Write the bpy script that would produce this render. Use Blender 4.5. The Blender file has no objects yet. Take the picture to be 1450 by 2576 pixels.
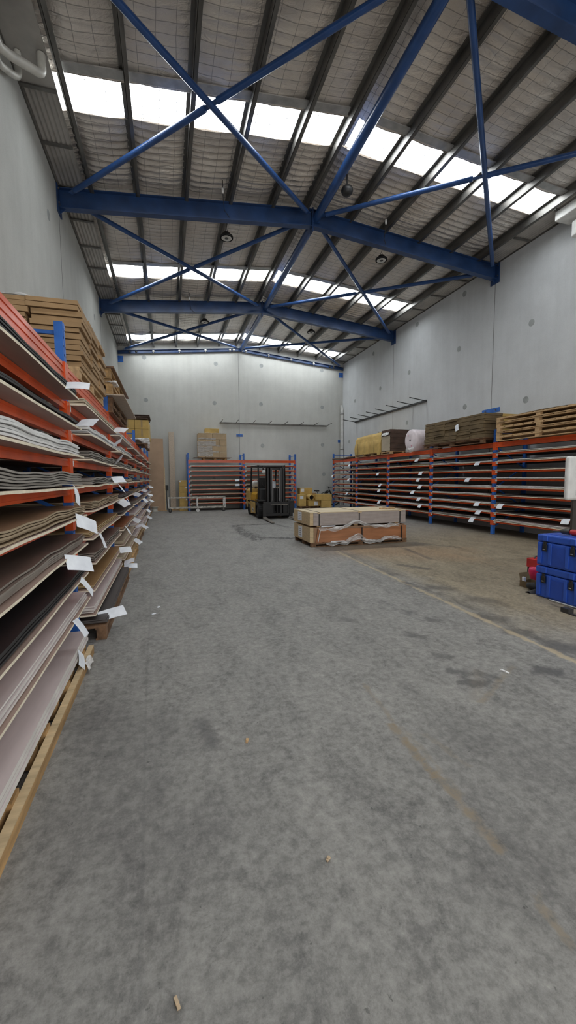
import bpy, math, random
from mathutils import Matrix, Vector
random.seed(11)
SC = bpy.context.scene
COL = SC.collection
PI = math.pi
rnd = random.uniform

# ------------------------------------------------------------------ materials
def nt(name):
    m = bpy.data.materials.new(name); m.use_nodes = True
    t = m.node_tree; b = t.nodes['Principled BSDF']
    return m, t, b
class N:
    """tiny node helper on a tree"""
    def __init__(s, t): s.t = t
    def new(s, ty, **kw):
        n = s.t.nodes.new(ty)
        for k, v in kw.items(): setattr(n, k, v)
        return n
    def link(s, a, b): s.t.links.new(a, b)
    def pos(s): return s.new('ShaderNodeNewGeometry').outputs['Position']
    def mapv(s, vec, scale=(1,1,1), loc=(0,0,0), rot=(0,0,0)):
        n = s.new('ShaderNodeMapping'); n.inputs['Scale'].default_value = scale
        n.inputs['Location'].default_value = loc; n.inputs['Rotation'].default_value = rot
        s.link(vec, n.inputs['Vector']); return n.outputs[0]
    def noise(s, vec, scale, detail=4, rough=.55, dist=0):
        n = s.new('ShaderNodeTexNoise'); n.inputs['Scale'].default_value = scale
        n.inputs['Detail'].default_value = detail; n.inputs['Roughness'].default_value = rough
        n.inputs['Distortion'].default_value = dist
        s.link(vec, n.inputs['Vector']); return n.outputs['Fac']
    def ramp(s, fac, stops):
        n = s.new('ShaderNodeValToRGB'); e = n.color_ramp.elements
        while len(e) < len(stops): e.new(.5)
        for i, (p, c) in enumerate(stops):
            e[i].position = p; e[i].color = (c, c, c, 1) if not hasattr(c, '__len__') else (*c, 1)
        s.link(fac, n.inputs[0]); return n.outputs[0]
    def math(s, op, a, b=None, c=None, clamp=False):
        n = s.new('ShaderNodeMath', operation=op); n.use_clamp = clamp
        for i, x in enumerate((a, b, c)):
            if x is None: continue
            if isinstance(x, (int, float)): n.inputs[i].default_value = x
            else: s.link(x, n.inputs[i])
        return n.outputs[0]
    def mix(s, fac, a, b, mode='MIX'):
        n = s.new('ShaderNodeMix', data_type='RGBA', blend_type=mode)
        for i, x in ((0, fac), (6, a), (7, b)):
            if isinstance(x, (int, float)): n.inputs[i].default_value = x
            elif isinstance(x, tuple): n.inputs[i].default_value = (*x, 1)[:4]
            else: s.link(x, n.inputs[i])
        return n.outputs[2]
    def sep(s, v):
        n = s.new('ShaderNodeSeparateXYZ'); s.link(v, n.inputs[0]); return n.outputs
    def bump(s, h, strength, dist, b):
        n = s.new('ShaderNodeBump'); n.inputs['Strength'].default_value = strength
        n.inputs['Distance'].default_value = dist
        s.link(h, n.inputs['Height']); s.link(n.outputs[0], b.inputs['Normal'])

def mk(name, col, rough=.5, metal=0, var=.08, scale=6, stretch=(1,1,1), bump=0, bscale=40, spec=None):
    m, t, b = nt(name); n = N(t)
    p = n.pos()
    f = n.noise(n.mapv(p, stretch), scale, 5)
    lo = tuple(max(0, c*(1-var*2)) for c in col); hi = tuple(min(1, c*(1+var*2)) for c in col)
    n.link(n.ramp(f, [(.3, lo), (.7, hi)]), b.inputs['Base Color'])
    b.inputs['Roughness'].default_value = rough; b.inputs['Metallic'].default_value = metal
    if spec is not None: b.inputs['Specular IOR Level'].default_value = spec
    if bump: n.bump(n.noise(n.mapv(p, stretch), bscale, 3), bump, .01, b)
    return m

def seg_mask(n, xyz, p0, p1, w, soft, wob=None):
    """1 near the floor segment p0-p1 (half width w), falling to 0 over soft"""
    dx, dy = p1[0]-p0[0], p1[1]-p0[1]; L = math.hypot(dx, dy); ux, uy = dx/L, dy/L
    X = n.math('SUBTRACT', xyz[0], p0[0]); Y = n.math('SUBTRACT', xyz[1], p0[1])
    a = n.math('ADD', n.math('MULTIPLY', X, ux), n.math('MULTIPLY', Y, uy))
    c = n.math('ABSOLUTE', n.math('SUBTRACT', n.math('MULTIPLY', X, -uy), n.math('MULTIPLY', Y, -ux)))
    e = n.math('MAXIMUM', n.math('SUBTRACT', a, L), n.math('MULTIPLY', a, -1.0))
    d = n.math('MAXIMUM', c, e)
    if wob is not None: d = n.math('ADD', d, wob)
    return n.math('MULTIPLY', n.math('SUBTRACT', w+soft, d), 1/soft, clamp=True)

def floor_material():
    m, t, b = nt('polished_concrete'); n = N(t); p = n.pos(); xyz = n.sep(p)
    big = n.noise(n.mapv(p, (1, .3, 1)), .9, 5, .6, .4); mid = n.noise(p, 2.4, 14, .80, .4); fine = n.noise(p, 17, 10, .82)
    swirl = n.noise(n.mapv(p, (1.0, .45, 1), rot=(0, 0, .3)), 3.4, 12, .78, .9)
    c = n.ramp(mid, [(.39, (.112,.112,.111)), (.46, (.210,.208,.203)), (.53, (.288,.285,.276)), (.61, (.385,.382,.368))])
    c = n.mix(.40, c, n.ramp(big, [(.36, (.13,.13,.131)), (.5, (.265,.263,.256)), (.64, (.37,.367,.355))]))
    c = n.mix(.52, c, n.ramp(swirl, [(.40, (.10,.10,.098)), (.47, (.233,.231,.225)), (.57, (.345,.342,.331))]))
    c = n.mix(.40, c, n.ramp(fine, [(.40, (.085,.085,.083)), (.5, (.268,.266,.259)), (.60, (.45,.447,.432))]))
    crk = n.noise(n.mapv(p, (1, .7, 1), rot=(0, 0, .5)), 5.0, 6, .6, 1.8)
    crk = n.math('MULTIPLY', n.math('SUBTRACT', .008, n.math('ABSOLUTE', n.math('SUBTRACT', crk, .5))), 160, clamp=True)
    crz = n.ramp(n.noise(p, 1.1, 3), [(.5, 0.0), (.62, 1.0)])
    c = n.mix(n.math('MULTIPLY', n.math('MULTIPLY', crk, crz), .40), c, (.10,.10,.098))
    spk = n.ramp(n.noise(p, 24, 3, .6), [(.27, 1.0), (.31, 0.0)])
    c = n.mix(n.math('MULTIPLY', spk, .6), c, (.06,.06,.06))
    pale = n.ramp(n.noise(p, 34, 4, .6), [(.69, 0.0), (.74, 1.0)])
    c = n.mix(n.math('MULTIPLY', pale, .3), c, (.5,.5,.47))
    wq = n.math('MULTIPLY', n.math('SUBTRACT', n.noise(p, 7, 6, .7), .5), .28)
    for x, y, rr, k in ((2.25,2.49,.05,.7), (2.97,2.45,.06,.7), (2.24,2.68,.04,.6), (3.47,3.63,.10,.6), (3.55,2.75,.12,.6), (3.41,3.21,.08,.6), (2.37,3.43,.05,.55), (2.45,2.56,.04,.5), (2.3,2.95,.05,.55),
                        (2.81,3.77,.05,.5), (3.74,4.85,.10,.6), (3.9,4.2,.12,.5), (1.92,4.06,.05,.45), (.81,1.12,.02,.3), (1.6,1.1,.25,.25), (1.9,1.7,.3,.25), (-.2,1.9,.25,.22), (-.35,2.7,.25,.25)):
        c = n.mix(n.math('MULTIPLY', seg_mask(n, xyz, (x-rr*.6, y+rr*.5), (x+rr*.6, y-rr*.5), rr*.5, rr*1.2, wq), k), c, (.07,.07,.074))
    # warmer dusty zone right of the joint
    wob = n.math('MULTIPLY', n.math('SUBTRACT', n.noise(p, 1.6, 5), .5), 1.0)
    warm = n.math('MULTIPLY', n.math('SUBTRACT', n.math('ADD', xyz[0], wob), 3.3), 1.4, clamp=True)
    warm = n.math('MULTIPLY', warm, n.math('MULTIPLY', n.math('SUBTRACT', 12.5, xyz[1]), .25, clamp=True))
    warm = n.math('MULTIPLY', warm, n.math('MULTIPLY', n.math('SUBTRACT', xyz[1], 2.2), .8, clamp=True))
    c = n.mix(1.0, c, (.935,.92,.89), 'MULTIPLY')
    c = n.mix(warm, c, (1.06,.92,.70), 'MULTIPLY')
    red = seg_mask(n, xyz, (4.0, 8.0), (5.4, 7.2), .25, .9, n.math('MULTIPLY', wob, 1.2))
    c = n.mix(n.math('MULTIPLY', red, .55), c, (1.2,.93,.76), 'MULTIPLY')
    w2 = n.math('MULTIPLY', n.math('SUBTRACT', n.noise(p, 7, 4), .5), .16)
    jl = seg_mask(n, xyz, (3.5, 8.0), (3.18, -2.5), .012, .035, w2)
    c = n.mix(n.math('MULTIPLY', jl, .85), c, (.47,.385,.26))
    jd = seg_mask(n, xyz, (3.60, 8.0), (3.29, -2.5), .04, .12, w2)
    c = n.mix(n.math('MULTIPLY', n.math('MULTIPLY', jd, n.ramp(swirl, [(.40, 1.0), (.56, .12)])), .62), c, (.10,.095,.085))
    # oil blotches
    blot = n.ramp(n.noise(n.mapv(p, (1, .6, 1)), 2.1, 4, .62), [(.61, 0.0), (.70, 1.0)])
    zone = seg_mask(n, xyz, (3.3, 6.0), (2.3, 2.0), .3, .9)
    zone = n.math('MAXIMUM', zone, n.math('MULTIPLY', seg_mask(n, xyz, (3.9, 5.2), (3.6, 3.0), .15, .5), .9))
    c = n.mix(n.math('MULTIPLY', n.math('MULTIPLY', blot, zone), .7), c, (.085,.085,.088))
    # rust streaks
    w3 = n.math('MULTIPLY', n.math('SUBTRACT', n.noise(p, 14, 4), .5), .09)
    for a, e, w, s, k in (((1.42,2.73),(1.345,1.9),.005,.02,.5), ((1.345,2.2),(1.33,1.75),.008,.026,.85), ((1.345,1.75),(1.325,1.3),.010,.03,.75), ((1.30,1.08),(1.275,.93),.008,.016,.55), ((1.40,2.2),(1.38,1.6),.004,.02,.3),
                          ((1.55,1.75),(1.5,2.05),.006,.02,.3), ((2.1,2.25),(2.75,2.62),.008,.025,.45), ((2.4,2.62),(2.1,2.3),.02,.05,.2)):
        c = n.mix(n.math('MULTIPLY', n.math('MULTIPLY', seg_mask(n, xyz, a, e, w, s, w3), n.ramp(fine, [(.42, .2), (.56, 1.0)])), k), c, (.24,.185,.115))
    # saw cut joints
    for a, e in (((-.21,3.4),(-.10,.4)), ((-.21,3.4),(-.3,7.8)), ((2.13,7.92),(.0,8.6)), ((2.13,7.92),(5.4,6.9))):
        c = n.mix(n.math('MULTIPLY', seg_mask(n, xyz, a, e, .002, .010, n.math('MULTIPLY', w3, .12)), .22), c, (.10,.10,.10))
    # black tyre skid loop
    w4 = n.math('MULTIPLY', n.math('SUBTRACT', n.noise(p, 6, 5, .7), .45), .55)
    brk = n.ramp(n.noise(p, 9, 4, .7, 1.2), [(.44, 0.0), (.52, 1.0)])
    sk = None
    for a, e, w in (((2.2,13.6),(3.5,13.7),.09), ((2.2,13.6),(2.12,11.8),.12), ((2.12,11.8),(2.3,10.4),.2), ((2.3,10.5),(3.2,10.25),.17), ((3.5,13.7),(3.75,12.5),.03)):
        q = seg_mask(n, xyz, a, e, w, .12, w4); sk = q if sk is None else n.math('MAXIMUM', sk, q)
    c = n.mix(n.math('MULTIPLY', n.math('MULTIPLY', sk, brk), .9), c, (.035,.035,.035))
    for a, e, w in (((5.1,7.9),(4.9,6.7),.02), ((4.05,6.4),(4.3,6.0),.05), ((5.9,8.3),(6.3,7.6),.012), ((.16,2.6),(.22,2.35),.008), ((3.5,8.4),(5.6,8.35),.25)):  # further dark floor marks, and a dark band before the board packs
        c = n.mix(n.math('MULTIPLY', seg_mask(n, xyz, a, e, w, .06, w3), .5), c, (.06,.06,.062))
    n.link(c, b.inputs['Base Color'])
    n.link(n.ramp(mid, [(.3, .42), (.7, .62)]), b.inputs['Roughness'])
    b.inputs['Specular IOR Level'].default_value = .35
    n.bump(n.math('ADD', n.math('MULTIPLY', fine, .5), mid), .12, .01, b)
    return m

def wall_material(name, base):
    m, t, b = nt(name); n = N(t); p = n.pos()
    big = n.noise(p, .35, 4, .55, .3); mid = n.noise(p, 1.7, 6, .65); fine = n.noise(p, 60, 3, .6)
    streak = n.noise(n.mapv(p, (2.2, 2.2, .22)), 1.5, 5, .6)
    sc = lambda k: tuple(x*k for x in base)
    c = n.ramp(big, [(.3, sc(.84)), (.7, sc(1.1))])
    c = n.mix(.5, c, n.ramp(mid, [(.28, sc(.76)), (.6, sc(1.05)), (.8, sc(1.14))]))
    c = n.mix(.35, c, n.ramp(streak, [(.3, sc(.78)), (.65, sc(1.08))]))
    c = n.mix(.2, c, n.ramp(fine, [(.3, sc(.7)), (.7, sc(1.2))]))
    n.link(c, b.inputs['Base Color']); b.inputs['Roughness'].default_value = .75
    n.bump(fine, .06, .005, b)
    return m

def foil_material():
    m, t, b = nt('foil_insulation'); n = N(t); p = n.pos(); xyz = n.sep(p)
    def lines(v, pitch, off, w):
        f = n.math('FRACT', n.math('MULTIPLY', n.math('ADD', v, off), 1/pitch))
        return n.math('LESS_THAN', n.math('ABSOLUTE', n.math('SUBTRACT', f, .5)), w/pitch)
    wob = n.math('MULTIPLY', n.math('SUBTRACT', n.noise(p, 2.5, 2), .5), .05)
    g = n.math('MAXIMUM', lines(n.math('ADD', xyz[0], wob), .30, 10, .005), lines(n.math('ADD', xyz[1], wob), .18, 10, .006))
    blot = n.noise(p, 1.3, 4, .6)
    c = n.ramp(blot, [(.3, (.62,.57,.52)), (.7, (.82,.765,.705))])
    c = n.mix(n.math('MULTIPLY', g, .6), c, (.17,.16,.15))
    n.link(c, b.inputs['Base Color'])
    b.inputs['Metallic'].default_value = .62; b.inputs['Roughness'].default_value = .34
    h = n.math('ADD', n.noise(n.mapv(p, (1, 2.0, 1)), 5, 4, .6, .8), n.math('MULTIPLY', n.noise(p, 30, 3), .25))
    n.bump(h, .5, .05, b)
    return m

def skylight_material():
    m, t, b = nt('daylit_fibreglass'); n = N(t); p = n.pos()
    c = n.ramp(n.noise(n.mapv(p, (.3, 3, 1)), 4, 4), [(.3, (.90,.96,1.0)), (.7, (.98,1.0,1.0))])
    n.link(c, b.inputs['Emission Color']); b.inputs['Emission Strength'].default_value = 11.0
    b.inputs['Base Color'].default_value = (.85,.9,.92,1); b.inputs['Roughness'].default_value = .5
    return m

def corr_bands(name, col, axis, pitch, depth, rough=.6, dark=.55, var=.08):
    """layer lines across a stack side: pattern along world axis"""
    m, t, b = nt(name); n = N(t); p = n.pos(); xyz = n.sep(p)
    v = n.math('ADD', xyz[axis], n.math('MULTIPLY', n.noise(p, 4, 3), .006))
    f = n.math('FRACT', n.math('MULTIPLY', v, 1/pitch))
    l = n.math('LESS_THAN', f, depth)
    nz = n.noise(p, 9, 4)
    base = n.ramp(nz, [(.3, tuple(c*(1-var) for c in col)), (.7, tuple(c*(1+var) for c in col))])
    n.link(n.mix(n.math('MULTIPLY', l, dark), base, tuple(c*.35 for c in col)), b.inputs['Base Color'])
    b.inputs['Roughness'].default_value = rough
    return m

def film_material(name, col, alpha, rough=.25):
    m, t, b = nt(name); n = N(t)
    b.inputs['Base Color'].default_value = (*col, 1); b.inputs['Roughness'].default_value = rough
    f = n.noise(n.mapv(n.pos(), (.5, .5, 2)), 9, 4, .6, 1.0)
    n.link(n.ramp(f, [(.35, alpha*.45), (.65, min(1, alpha*1.5))]), b.inputs['Alpha'])
    n.bump(f, .5, .02, b)
    return m

M = {}
M['floor'] = floor_material()
M['wall'] = wall_material('precast_concrete', (.545,.55,.52))
M['wall_r'] = wall_material('precast_concrete_lit', (.585,.60,.61))  # same concrete lightened and cooled, extra light on this wall put into the colour
M['patch'] = mk('grout_patch', (.33,.345,.34), .8, var=.08, scale=8)
M['sealant'] = mk('joint_sealant', (.16,.16,.155), .8)
M['foil'] = foil_material()
M['sky'] = skylight_material()
M['wire'] = mk('galvanised_wire', (.42,.44,.46), .4, .6)
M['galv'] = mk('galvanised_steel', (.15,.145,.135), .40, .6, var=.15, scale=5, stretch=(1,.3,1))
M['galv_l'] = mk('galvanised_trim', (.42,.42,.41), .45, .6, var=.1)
M['soffit'] = mk('corrugated_soffit_steel', (.40,.385,.36), .5, .35, var=.1, scale=2)
M['blue'] = mk('blue_paint_shaded', (.018,.052,.152), .36, 0, var=.14, scale=2.5)  # rafter blue darkened, shade under the roof put into the colour
M['bluel'] = mk('blue_paint_lit', (.020,.064,.20), .28, 0, var=.1, scale=3)  # same blue made lighter, highlights on the braces put into the colour
M['rblue'] = mk('blue_rack_paint', (.03,.14,.50), .40, 0, var=.12, scale=5)
M['orange'] = mk('orange_rack_paint', (.70,.095,.018), .28, 0, var=.1, scale=4)
M['hole'] = mk('dark_slot', (.012,.012,.02), .9)
M['sticker'] = mk('white_sticker', (.75,.75,.75), .6, var=.05)
M['paper'] = mk('white_paper', (.82,.86,.93), .7, var=.05, scale=9)
M['print'] = mk('grey_print', (.33,.35,.40), .8)
M['under'] = mk('brown_board_underside', (.36,.25,.205), .6, var=.1, scale=5, stretch=(1,.2,1))
M['cream'] = mk('cream_board_edge', (.80,.73,.57), .7, var=.08, scale=12)
def sheet(nm, top, edge, r=.42):
    M['t_'+nm] = mk(nm+'_laminate_face', top, r, var=.1, scale=3, stretch=(1.5,.25,1))
    M['e_'+nm] = mk(nm+'_laminate_edge', edge, .6, var=.07, scale=5)
sheet('black', (.022,.020,.021), (.035,.034,.034))
sheet('white', (.76,.77,.77), (.74,.75,.74))
sheet('grey', (.27,.25,.235), (.30,.28,.25))
sheet('tan', (.27,.18,.105), (.37,.29,.19))
sheet('taupe', (.155,.115,.095), (.25,.22,.19))
sheet('mauve', (.62,.545,.535), (.70,.67,.63))
sheet('golden', (.31,.195,.085), (.44,.33,.18))
sheet('rust', (.27,.105,.045), (.38,.25,.15))
sheet('brown', (.17,.095,.055), (.32,.22,.15))
sheet('beige', (.46,.39,.29), (.50,.43,.31))
sheet('charcoal', (.065,.055,.053), (.10,.09,.085))
M['card'] = mk('cardboard', (.36,.23,.115), .8, var=.1, scale=3, bump=.1)
M['card_p'] = mk('pale_cardboard', (.52,.385,.235), .7, var=.07, scale=3)
M['card_d'] = mk('cardboard_dark', (.15,.105,.052), .8, var=.16, scale=4, bump=.1)
M['card_y'] = mk('yellow_kraft_card', (.56,.38,.12), .7, var=.1, scale=3, bump=.1)
M['card_b'] = mk('old_brown_card', (.095,.058,.042), .8, var=.15, scale=4)
M['card_e'] = corr_bands('cardboard_layers', (.36,.23,.115), 2, .014, .35)
M['card_de'] = corr_bands('dark_cardboard_layers', (.225,.155,.078), 2, .016, .3)
M['tape'] = mk('packing_tape', (.40,.29,.15), .2, var=.05)
M['pine'] = mk('pine_timber', (.50,.33,.17), .7, var=.14, scale=7, stretch=(4,.5,4), bump=.1)
M['pinel'] = mk('pale_pine_timber', (.58,.44,.26), .7, var=.1, scale=7, stretch=(.5,4,4))
M['pallet'] = mk('pallet_timber', (.40,.245,.105), .75, var=.22, scale=6, stretch=(3,.4,3), bump=.15)
M['palletd'] = mk('weathered_pallet_timber', (.17,.095,.05), .8, var=.22, scale=6, stretch=(3,.4,3), bump=.15)
M['mdf'] = mk('brown_fibreboard', (.42,.285,.185), .7, var=.06, scale=2)
M['chip'] = mk('chipboard', (.48,.40,.315), .75, var=.1, scale=30)
M['ply'] = mk('plywood_cream', (.62,.51,.34), .6, var=.08, scale=3, stretch=(.4,3,1))
M['redply'] = mk('red_brown_plywood', (.36,.15,.062), .55, var=.12, scale=4, stretch=(.5,1,3))
M['lay'] = corr_bands('mauve_board_layers', (.40,.345,.32), 2, .03, .14, .6, .5)
M['redlay'] = corr_bands('brown_board_layers', (.35,.21,.12), 2, .02, .2)
M['strap'] = mk('black_strap', (.015,.015,.015), .4)
M['film'] = film_material('clear_wrap_film', (.88,.88,.87), .34, .2)
M['filmw'] = film_material('milky_wrap_film', (.85,.84,.83), .62, .3)
M['pinkfilm'] = mk('pink_bubble_wrap', (.82,.73,.765), .35, var=.06, scale=5, bump=.08, bscale=60)
M['pink'] = mk('pink_tint', (.72,.30,.40), .4, var=.1)
M['blk'] = mk('black_paint', (.017,.017,.018), .45, var=.1)
M['rub'] = mk('black_rubber', (.020,.020,.021), .75, var=.12, scale=12, bump=.15)
M['dgrey'] = mk('dark_grey_steel', (.055,.055,.056), .45, .4)
M['chain'] = mk('steel_chain', (.42,.42,.42), .35, .8)
M['steel'] = mk('worn_steel', (.36,.33,.29), .4, .7, var=.2, scale=10)
M['yel'] = mk('yellow_machine_paint', (.62,.33,.02), .35, var=.08, scale=4)
M['yelp'] = mk('faded_yellow_paint', (.56,.37,.11), .45, var=.08, scale=4)
M['wpaint'] = mk('white_paint', (.72,.72,.70), .4, var=.05)
M['wworn'] = mk('worn_white_paint', (.50,.48,.43), .5, var=.3, scale=9)
M['offw'] = mk('off_white_plastic', (.60,.59,.54), .45, var=.06)
M['bluebox'] = mk('blue_moulded_plastic', (.030,.10,.50), .38, var=.06, scale=4, bump=.05, bscale=90)
M['bluerec'] = mk('blue_plastic_recess_shade', (.022,.075,.42), .5, var=.06)  # darker copy of the case blue, paints shade into the recess
M['red'] = mk('red_plastic', (.50,.03,.03), .35, var=.1)
M['pinkred'] = mk('pinkish_red_plastic', (.62,.02,.10), .35, var=.1)
M['darkpost'] = mk('dark_brown_steel', (.055,.045,.04), .5)
M['lens'] = mk('frosted_lens', (.55,.55,.52), .4)
M['wood_scrap'] = mk('wood_scrap', (.55,.42,.28), .8)
M['cyan'] = mk('cyan_print', (.05,.42,.55), .6)

# ------------------------------------------------------------------ mesh builder
WM = {}
LABELS = {}
class MB:
    def __init__(s, T=None):
        s.v = []; s.f = []; s.mi = []; s.sm = []; s.T = T
    def add(s, vs, fs, mi=0, smooth=False):
        o = len(s.v)
        for v in vs:
            v = Vector(v)
            s.v.append(s.T @ v if s.T is not None else v)
        for f in fs:
            s.f.append([o+i for i in f]); s.mi.append(mi); s.sm.append(smooth)
        return s
    def box(s, x0, x1, y0, y1, z0, z1, mi=0, R=None):
        vs = [(x, y, z) for z in (z0, z1) for x, y in ((x0,y0),(x1,y0),(x1,y1),(x0,y1))]
        if R is not None: vs = [R @ Vector(v) for v in vs]
        return s.add(vs, [(3,2,1,0),(4,5,6,7),(0,1,5,4),(1,2,6,5),(2,3,7,6),(3,0,4,7)], mi)
    def bar(s, p0, p1, w, h, mi=0, up=(0,0,1)):
        p0, p1 = Vector(p0), Vector(p1); d = (p1-p0).normalized(); u = Vector(up)
        if abs(d.dot(u)) > .98: u = Vector((0,1,0)) if abs(d.y) < .9 else Vector((1,0,0))
        a = d.cross(u).normalized()*w/2; b = a.cross(d).normalized()*h/2
        vs = [p+i*a+j*b for p in (p0, p1) for i, j in ((-1,-1),(1,-1),(1,1),(-1,1))]
        return s.add(vs, [(3,2,1,0),(4,5,6,7),(0,1,5,4),(1,2,6,5),(2,3,7,6),(3,0,4,7)], mi)
    def tube(s, pts, r, n=10, mi=0, caps=True, closed=False):
        pts = [Vector(p) for p in pts]; rs = r if hasattr(r, '__len__') else [r]*len(pts)
        k = len(pts); vs = []; a = None
        for i, p in enumerate(pts):
            if closed: d = pts[(i+1) % k]-pts[i-1]
            else: d = pts[min(i+1, k-1)]-pts[max(i-1, 0)]
            d.normalize()
            if a is None:
                a = d.orthogonal().normalized()
            a = (a-d*a.dot(d)).normalized(); b = d.cross(a)
            for j in range(n):
                t = 2*PI*j/n; vs.append(p+rs[i]*(math.cos(t)*a+math.sin(t)*b))
        fs = []
        for i in range(k if closed else k-1):
            for j in range(n):
                i2 = (i+1) % k
                fs.append((i*n+j, i*n+(j+1) % n, i2*n+(j+1) % n, i2*n+j))
        s.add(vs, fs, mi, True)
        if caps and not closed:
            s.add(vs[:n], [tuple(reversed(range(n)))], mi); s.add(vs[-n:], [tuple(range(n))], mi)
        return s
    def cyl(s, p0, p1, r, n=20, mi=0): return s.tube([p0, p1], r, n, mi)
    def lathe(s, c, axis, prof, n=24, mi=0, smooth=True):
        """prof: (distance along axis, radius)"""
        c = Vector(c); d = Vector(axis).normalized(); a = d.orthogonal().normalized(); b = d.cross(a); vs = []
        for h, r in prof:
            for j in range(n):
                t = 2*PI*j/n; vs.append(c+d*h+r*(math.cos(t)*a+math.sin(t)*b))
        fs = [(i*n+j, i*n+(j+1) % n, (i+1)*n+(j+1) % n, (i+1)*n+j) for i in range(len(prof)-1) for j in range(n)]
        return s.add(vs, fs, mi, smooth)
    def prism(s, poly, p0, p1, ax, ay, mi=0):
        """polygon (a,b) in axes ax, ay swept from p0 to p1"""
        p0, p1, ax, ay = Vector(p0), Vector(p1), Vector(ax), Vector(ay); n = len(poly)
        vs = [p+a*ax+b*ay for p in (p0, p1) for a, b in poly]
        fs = [(j, (j+1) % n, n+(j+1) % n, n+j) for j in range(n)]+[tuple(reversed(range(n))), tuple(range(n, 2*n))]
        return s.add(vs, fs, mi)
    def surf(s, fn, nu, nv, mi=0, smooth=True):
        vs = [fn(i/nu, j/nv) for j in range(nv+1) for i in range(nu+1)]
        fs = [(j*(nu+1)+i, j*(nu+1)+i+1, (j+1)*(nu+1)+i+1, (j+1)*(nu+1)+i) for j in range(nv) for i in range(nu)]
        return s.add(vs, fs, mi, smooth)
    def slab(s, fn, th, nu, nv, mt=0, me=1, mbm=None, smooth=False):
        """solid sheet: fn(u,v) top surface, thickness th downwards"""
        mbm = mt if mbm is None else mbm
        T = [Vector(fn(i/nu, j/nv)) for j in range(nv+1) for i in range(nu+1)]
        B = [v-Vector((0,0,th)) for v in T]; w = nu+1
        q = [(j*w+i, j*w+i+1, (j+1)*w+i+1, (j+1)*w+i) for j in range(nv) for i in range(nu)]
        s.add(T, q, mt, smooth); s.add(B, [tuple(reversed(f)) for f in q], mbm, smooth)
        ring = [i for i in range(nu)]+[j*w+nu for j in range(nv)]+[nv*w+i for i in range(nu, 0, -1)]+[j*w for j in range(nv, 0, -1)]
        k = len(ring); vs = [T[i] for i in ring]+[B[i] for i in ring]
        s.add(vs, [(k+i, k+(i+1) % k, (i+1) % k, i) for i in range(k)], me)
        return s
    def build(s, name, mats, parent=None, bevel=0, origin=None):
        if not isinstance(mats, (list, tuple)): mats = [mats]
        lo = [min(v[i] for v in s.v) for i in range(3)]; hi = [max(v[i] for v in s.v) for i in range(3)]
        o = Vector(origin) if origin is not None else Vector(((lo[0]+hi[0])/2, (lo[1]+hi[1])/2, lo[2]))
        me = bpy.data.meshes.new(name)
        me.from_pydata([tuple(v-o) for v in s.v], [], s.f)
        for m in mats: me.materials.append(M[m] if isinstance(m, str) else m)
        me.polygons.foreach_set('material_index', s.mi); me.polygons.foreach_set('use_smooth', s.sm)
        me.update()
        ob = bpy.data.objects.new(name, me); COL.objects.link(ob)
        W = Matrix.Translation(o); WM[ob.name] = W
        if parent is not None:
            ob.parent = parent; ob.matrix_basis = WM[parent.name].inverted() @ W
        else: ob.matrix_basis = W
        if bevel:
            b = ob.modifiers.new('edge', 'BEVEL'); b.width = bevel; b.segments = 2 if bevel < .03 else 6; b.limit_method = 'ANGLE'
        return ob

def tag(o, label, cat, group=None):
    k = len(label.split())
    if not 4 <= k <= 16: print('LABEL LENGTH', k, label)
    if label in LABELS: print('DUP LABEL', label)
    LABELS[label] = 1
    o['label'] = label; o['category'] = cat
    if group: o['group'] = group
    return o
def thing(name, label, cat, loc, group=None):
    o = bpy.data.objects.new(name, None); COL.objects.link(o); o.empty_display_size = .1
    o.location = loc; WM[o.name] = Matrix.Translation(loc)
    return tag(o, label, cat, group)
def struct(o): o['kind'] = 'structure'; return o
def part(name, mats, parent, fn, bevel=0, label=None, T=None):
    b = MB(T); fn(b); o = b.build(name, mats, parent, bevel)
    if label: o['label'] = label
    return o
ORD = ['first','second','third','fourth','fifth','sixth','seventh','eighth','ninth','tenth','eleventh','twelfth']

# ------------------------------------------------------------------ the room
XL, XR, YB, YF, XC = -2.12, 9.82, 21.78, -3.2, 3.85
def zr(x): return 8.78-.098*abs(x-XC)          # roof sheet
def zb(x): return 8.15-.096*abs(x-XC)          # underside of the rafters
RAFT = [4.95, 10.55, 16.35]
SKY = [(1.75, 2.48), (7.92, 8.66), (14.1, 14.9), (20.42, 21.25)]  # nearest strip is out of view, added for its light

b = MB(); b.box(XL-.2, XR+.2, YF-6, YB+.2, -.15, 0); struct(b.build('floor', 'floor'))
def disc(b, c, axis, r, mi):
    b.lathe(c, axis, [(0, r), (.004, r), (.004, .0001)], 22, mi, False)
# left wall
b = MB(); b.box(XL-.2, XL, YF, YB, 0, 8.35)
for y in (4.95, 10.55, 16.35): b.box(XL-.001, XL+.003, y-.008, y+.008, 0, 8.05, 1)
for y, z in ((9.6,6.9),(15.0,6.9)): disc(b, (XL, y, z), (1,0,0), .10, 2)
struct(b.build('wall_left', ['wall', 'sealant', 'patch']))
b = MB(); b.box(XR, XR+.2, YF, YB, 0, 8.35)
for y in (4.95, 10.55, 16.35): b.box(XR-.003, XR+.001, y-.008, y+.008, 0, 8.05, 1)
for y, z in ((9.27,3.76),(11.73,3.97),(9.18,5.84),(15.11,5.95),(15.2,3.9),(12.1,6.0),(11.9,7.75),(17.5,5.8),(20.2,5.7),(20.9,3.6),(17.6,3.7),(18.2,7.6),(14.6,7.7)): disc(b, (XR, y, z), (-1,0,0), .095, 2)
struct(b.build('wall_right', ['wall_r', 'sealant', 'patch']))
b = MB()
P = [(XL-.2, 0), (XR+.2, 0), (XR+.2, zr(XR+.2)), (XC, zr(XC)), (XL-.2, zr(XL-.2))]
b.prism(P, (0, YB, 0), (0, YB+.2, 0), (1,0,0), (0,0,1))
b.box(3.795, 3.811, YB-.003, YB+.001, 0, 8.4, 1)
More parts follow.
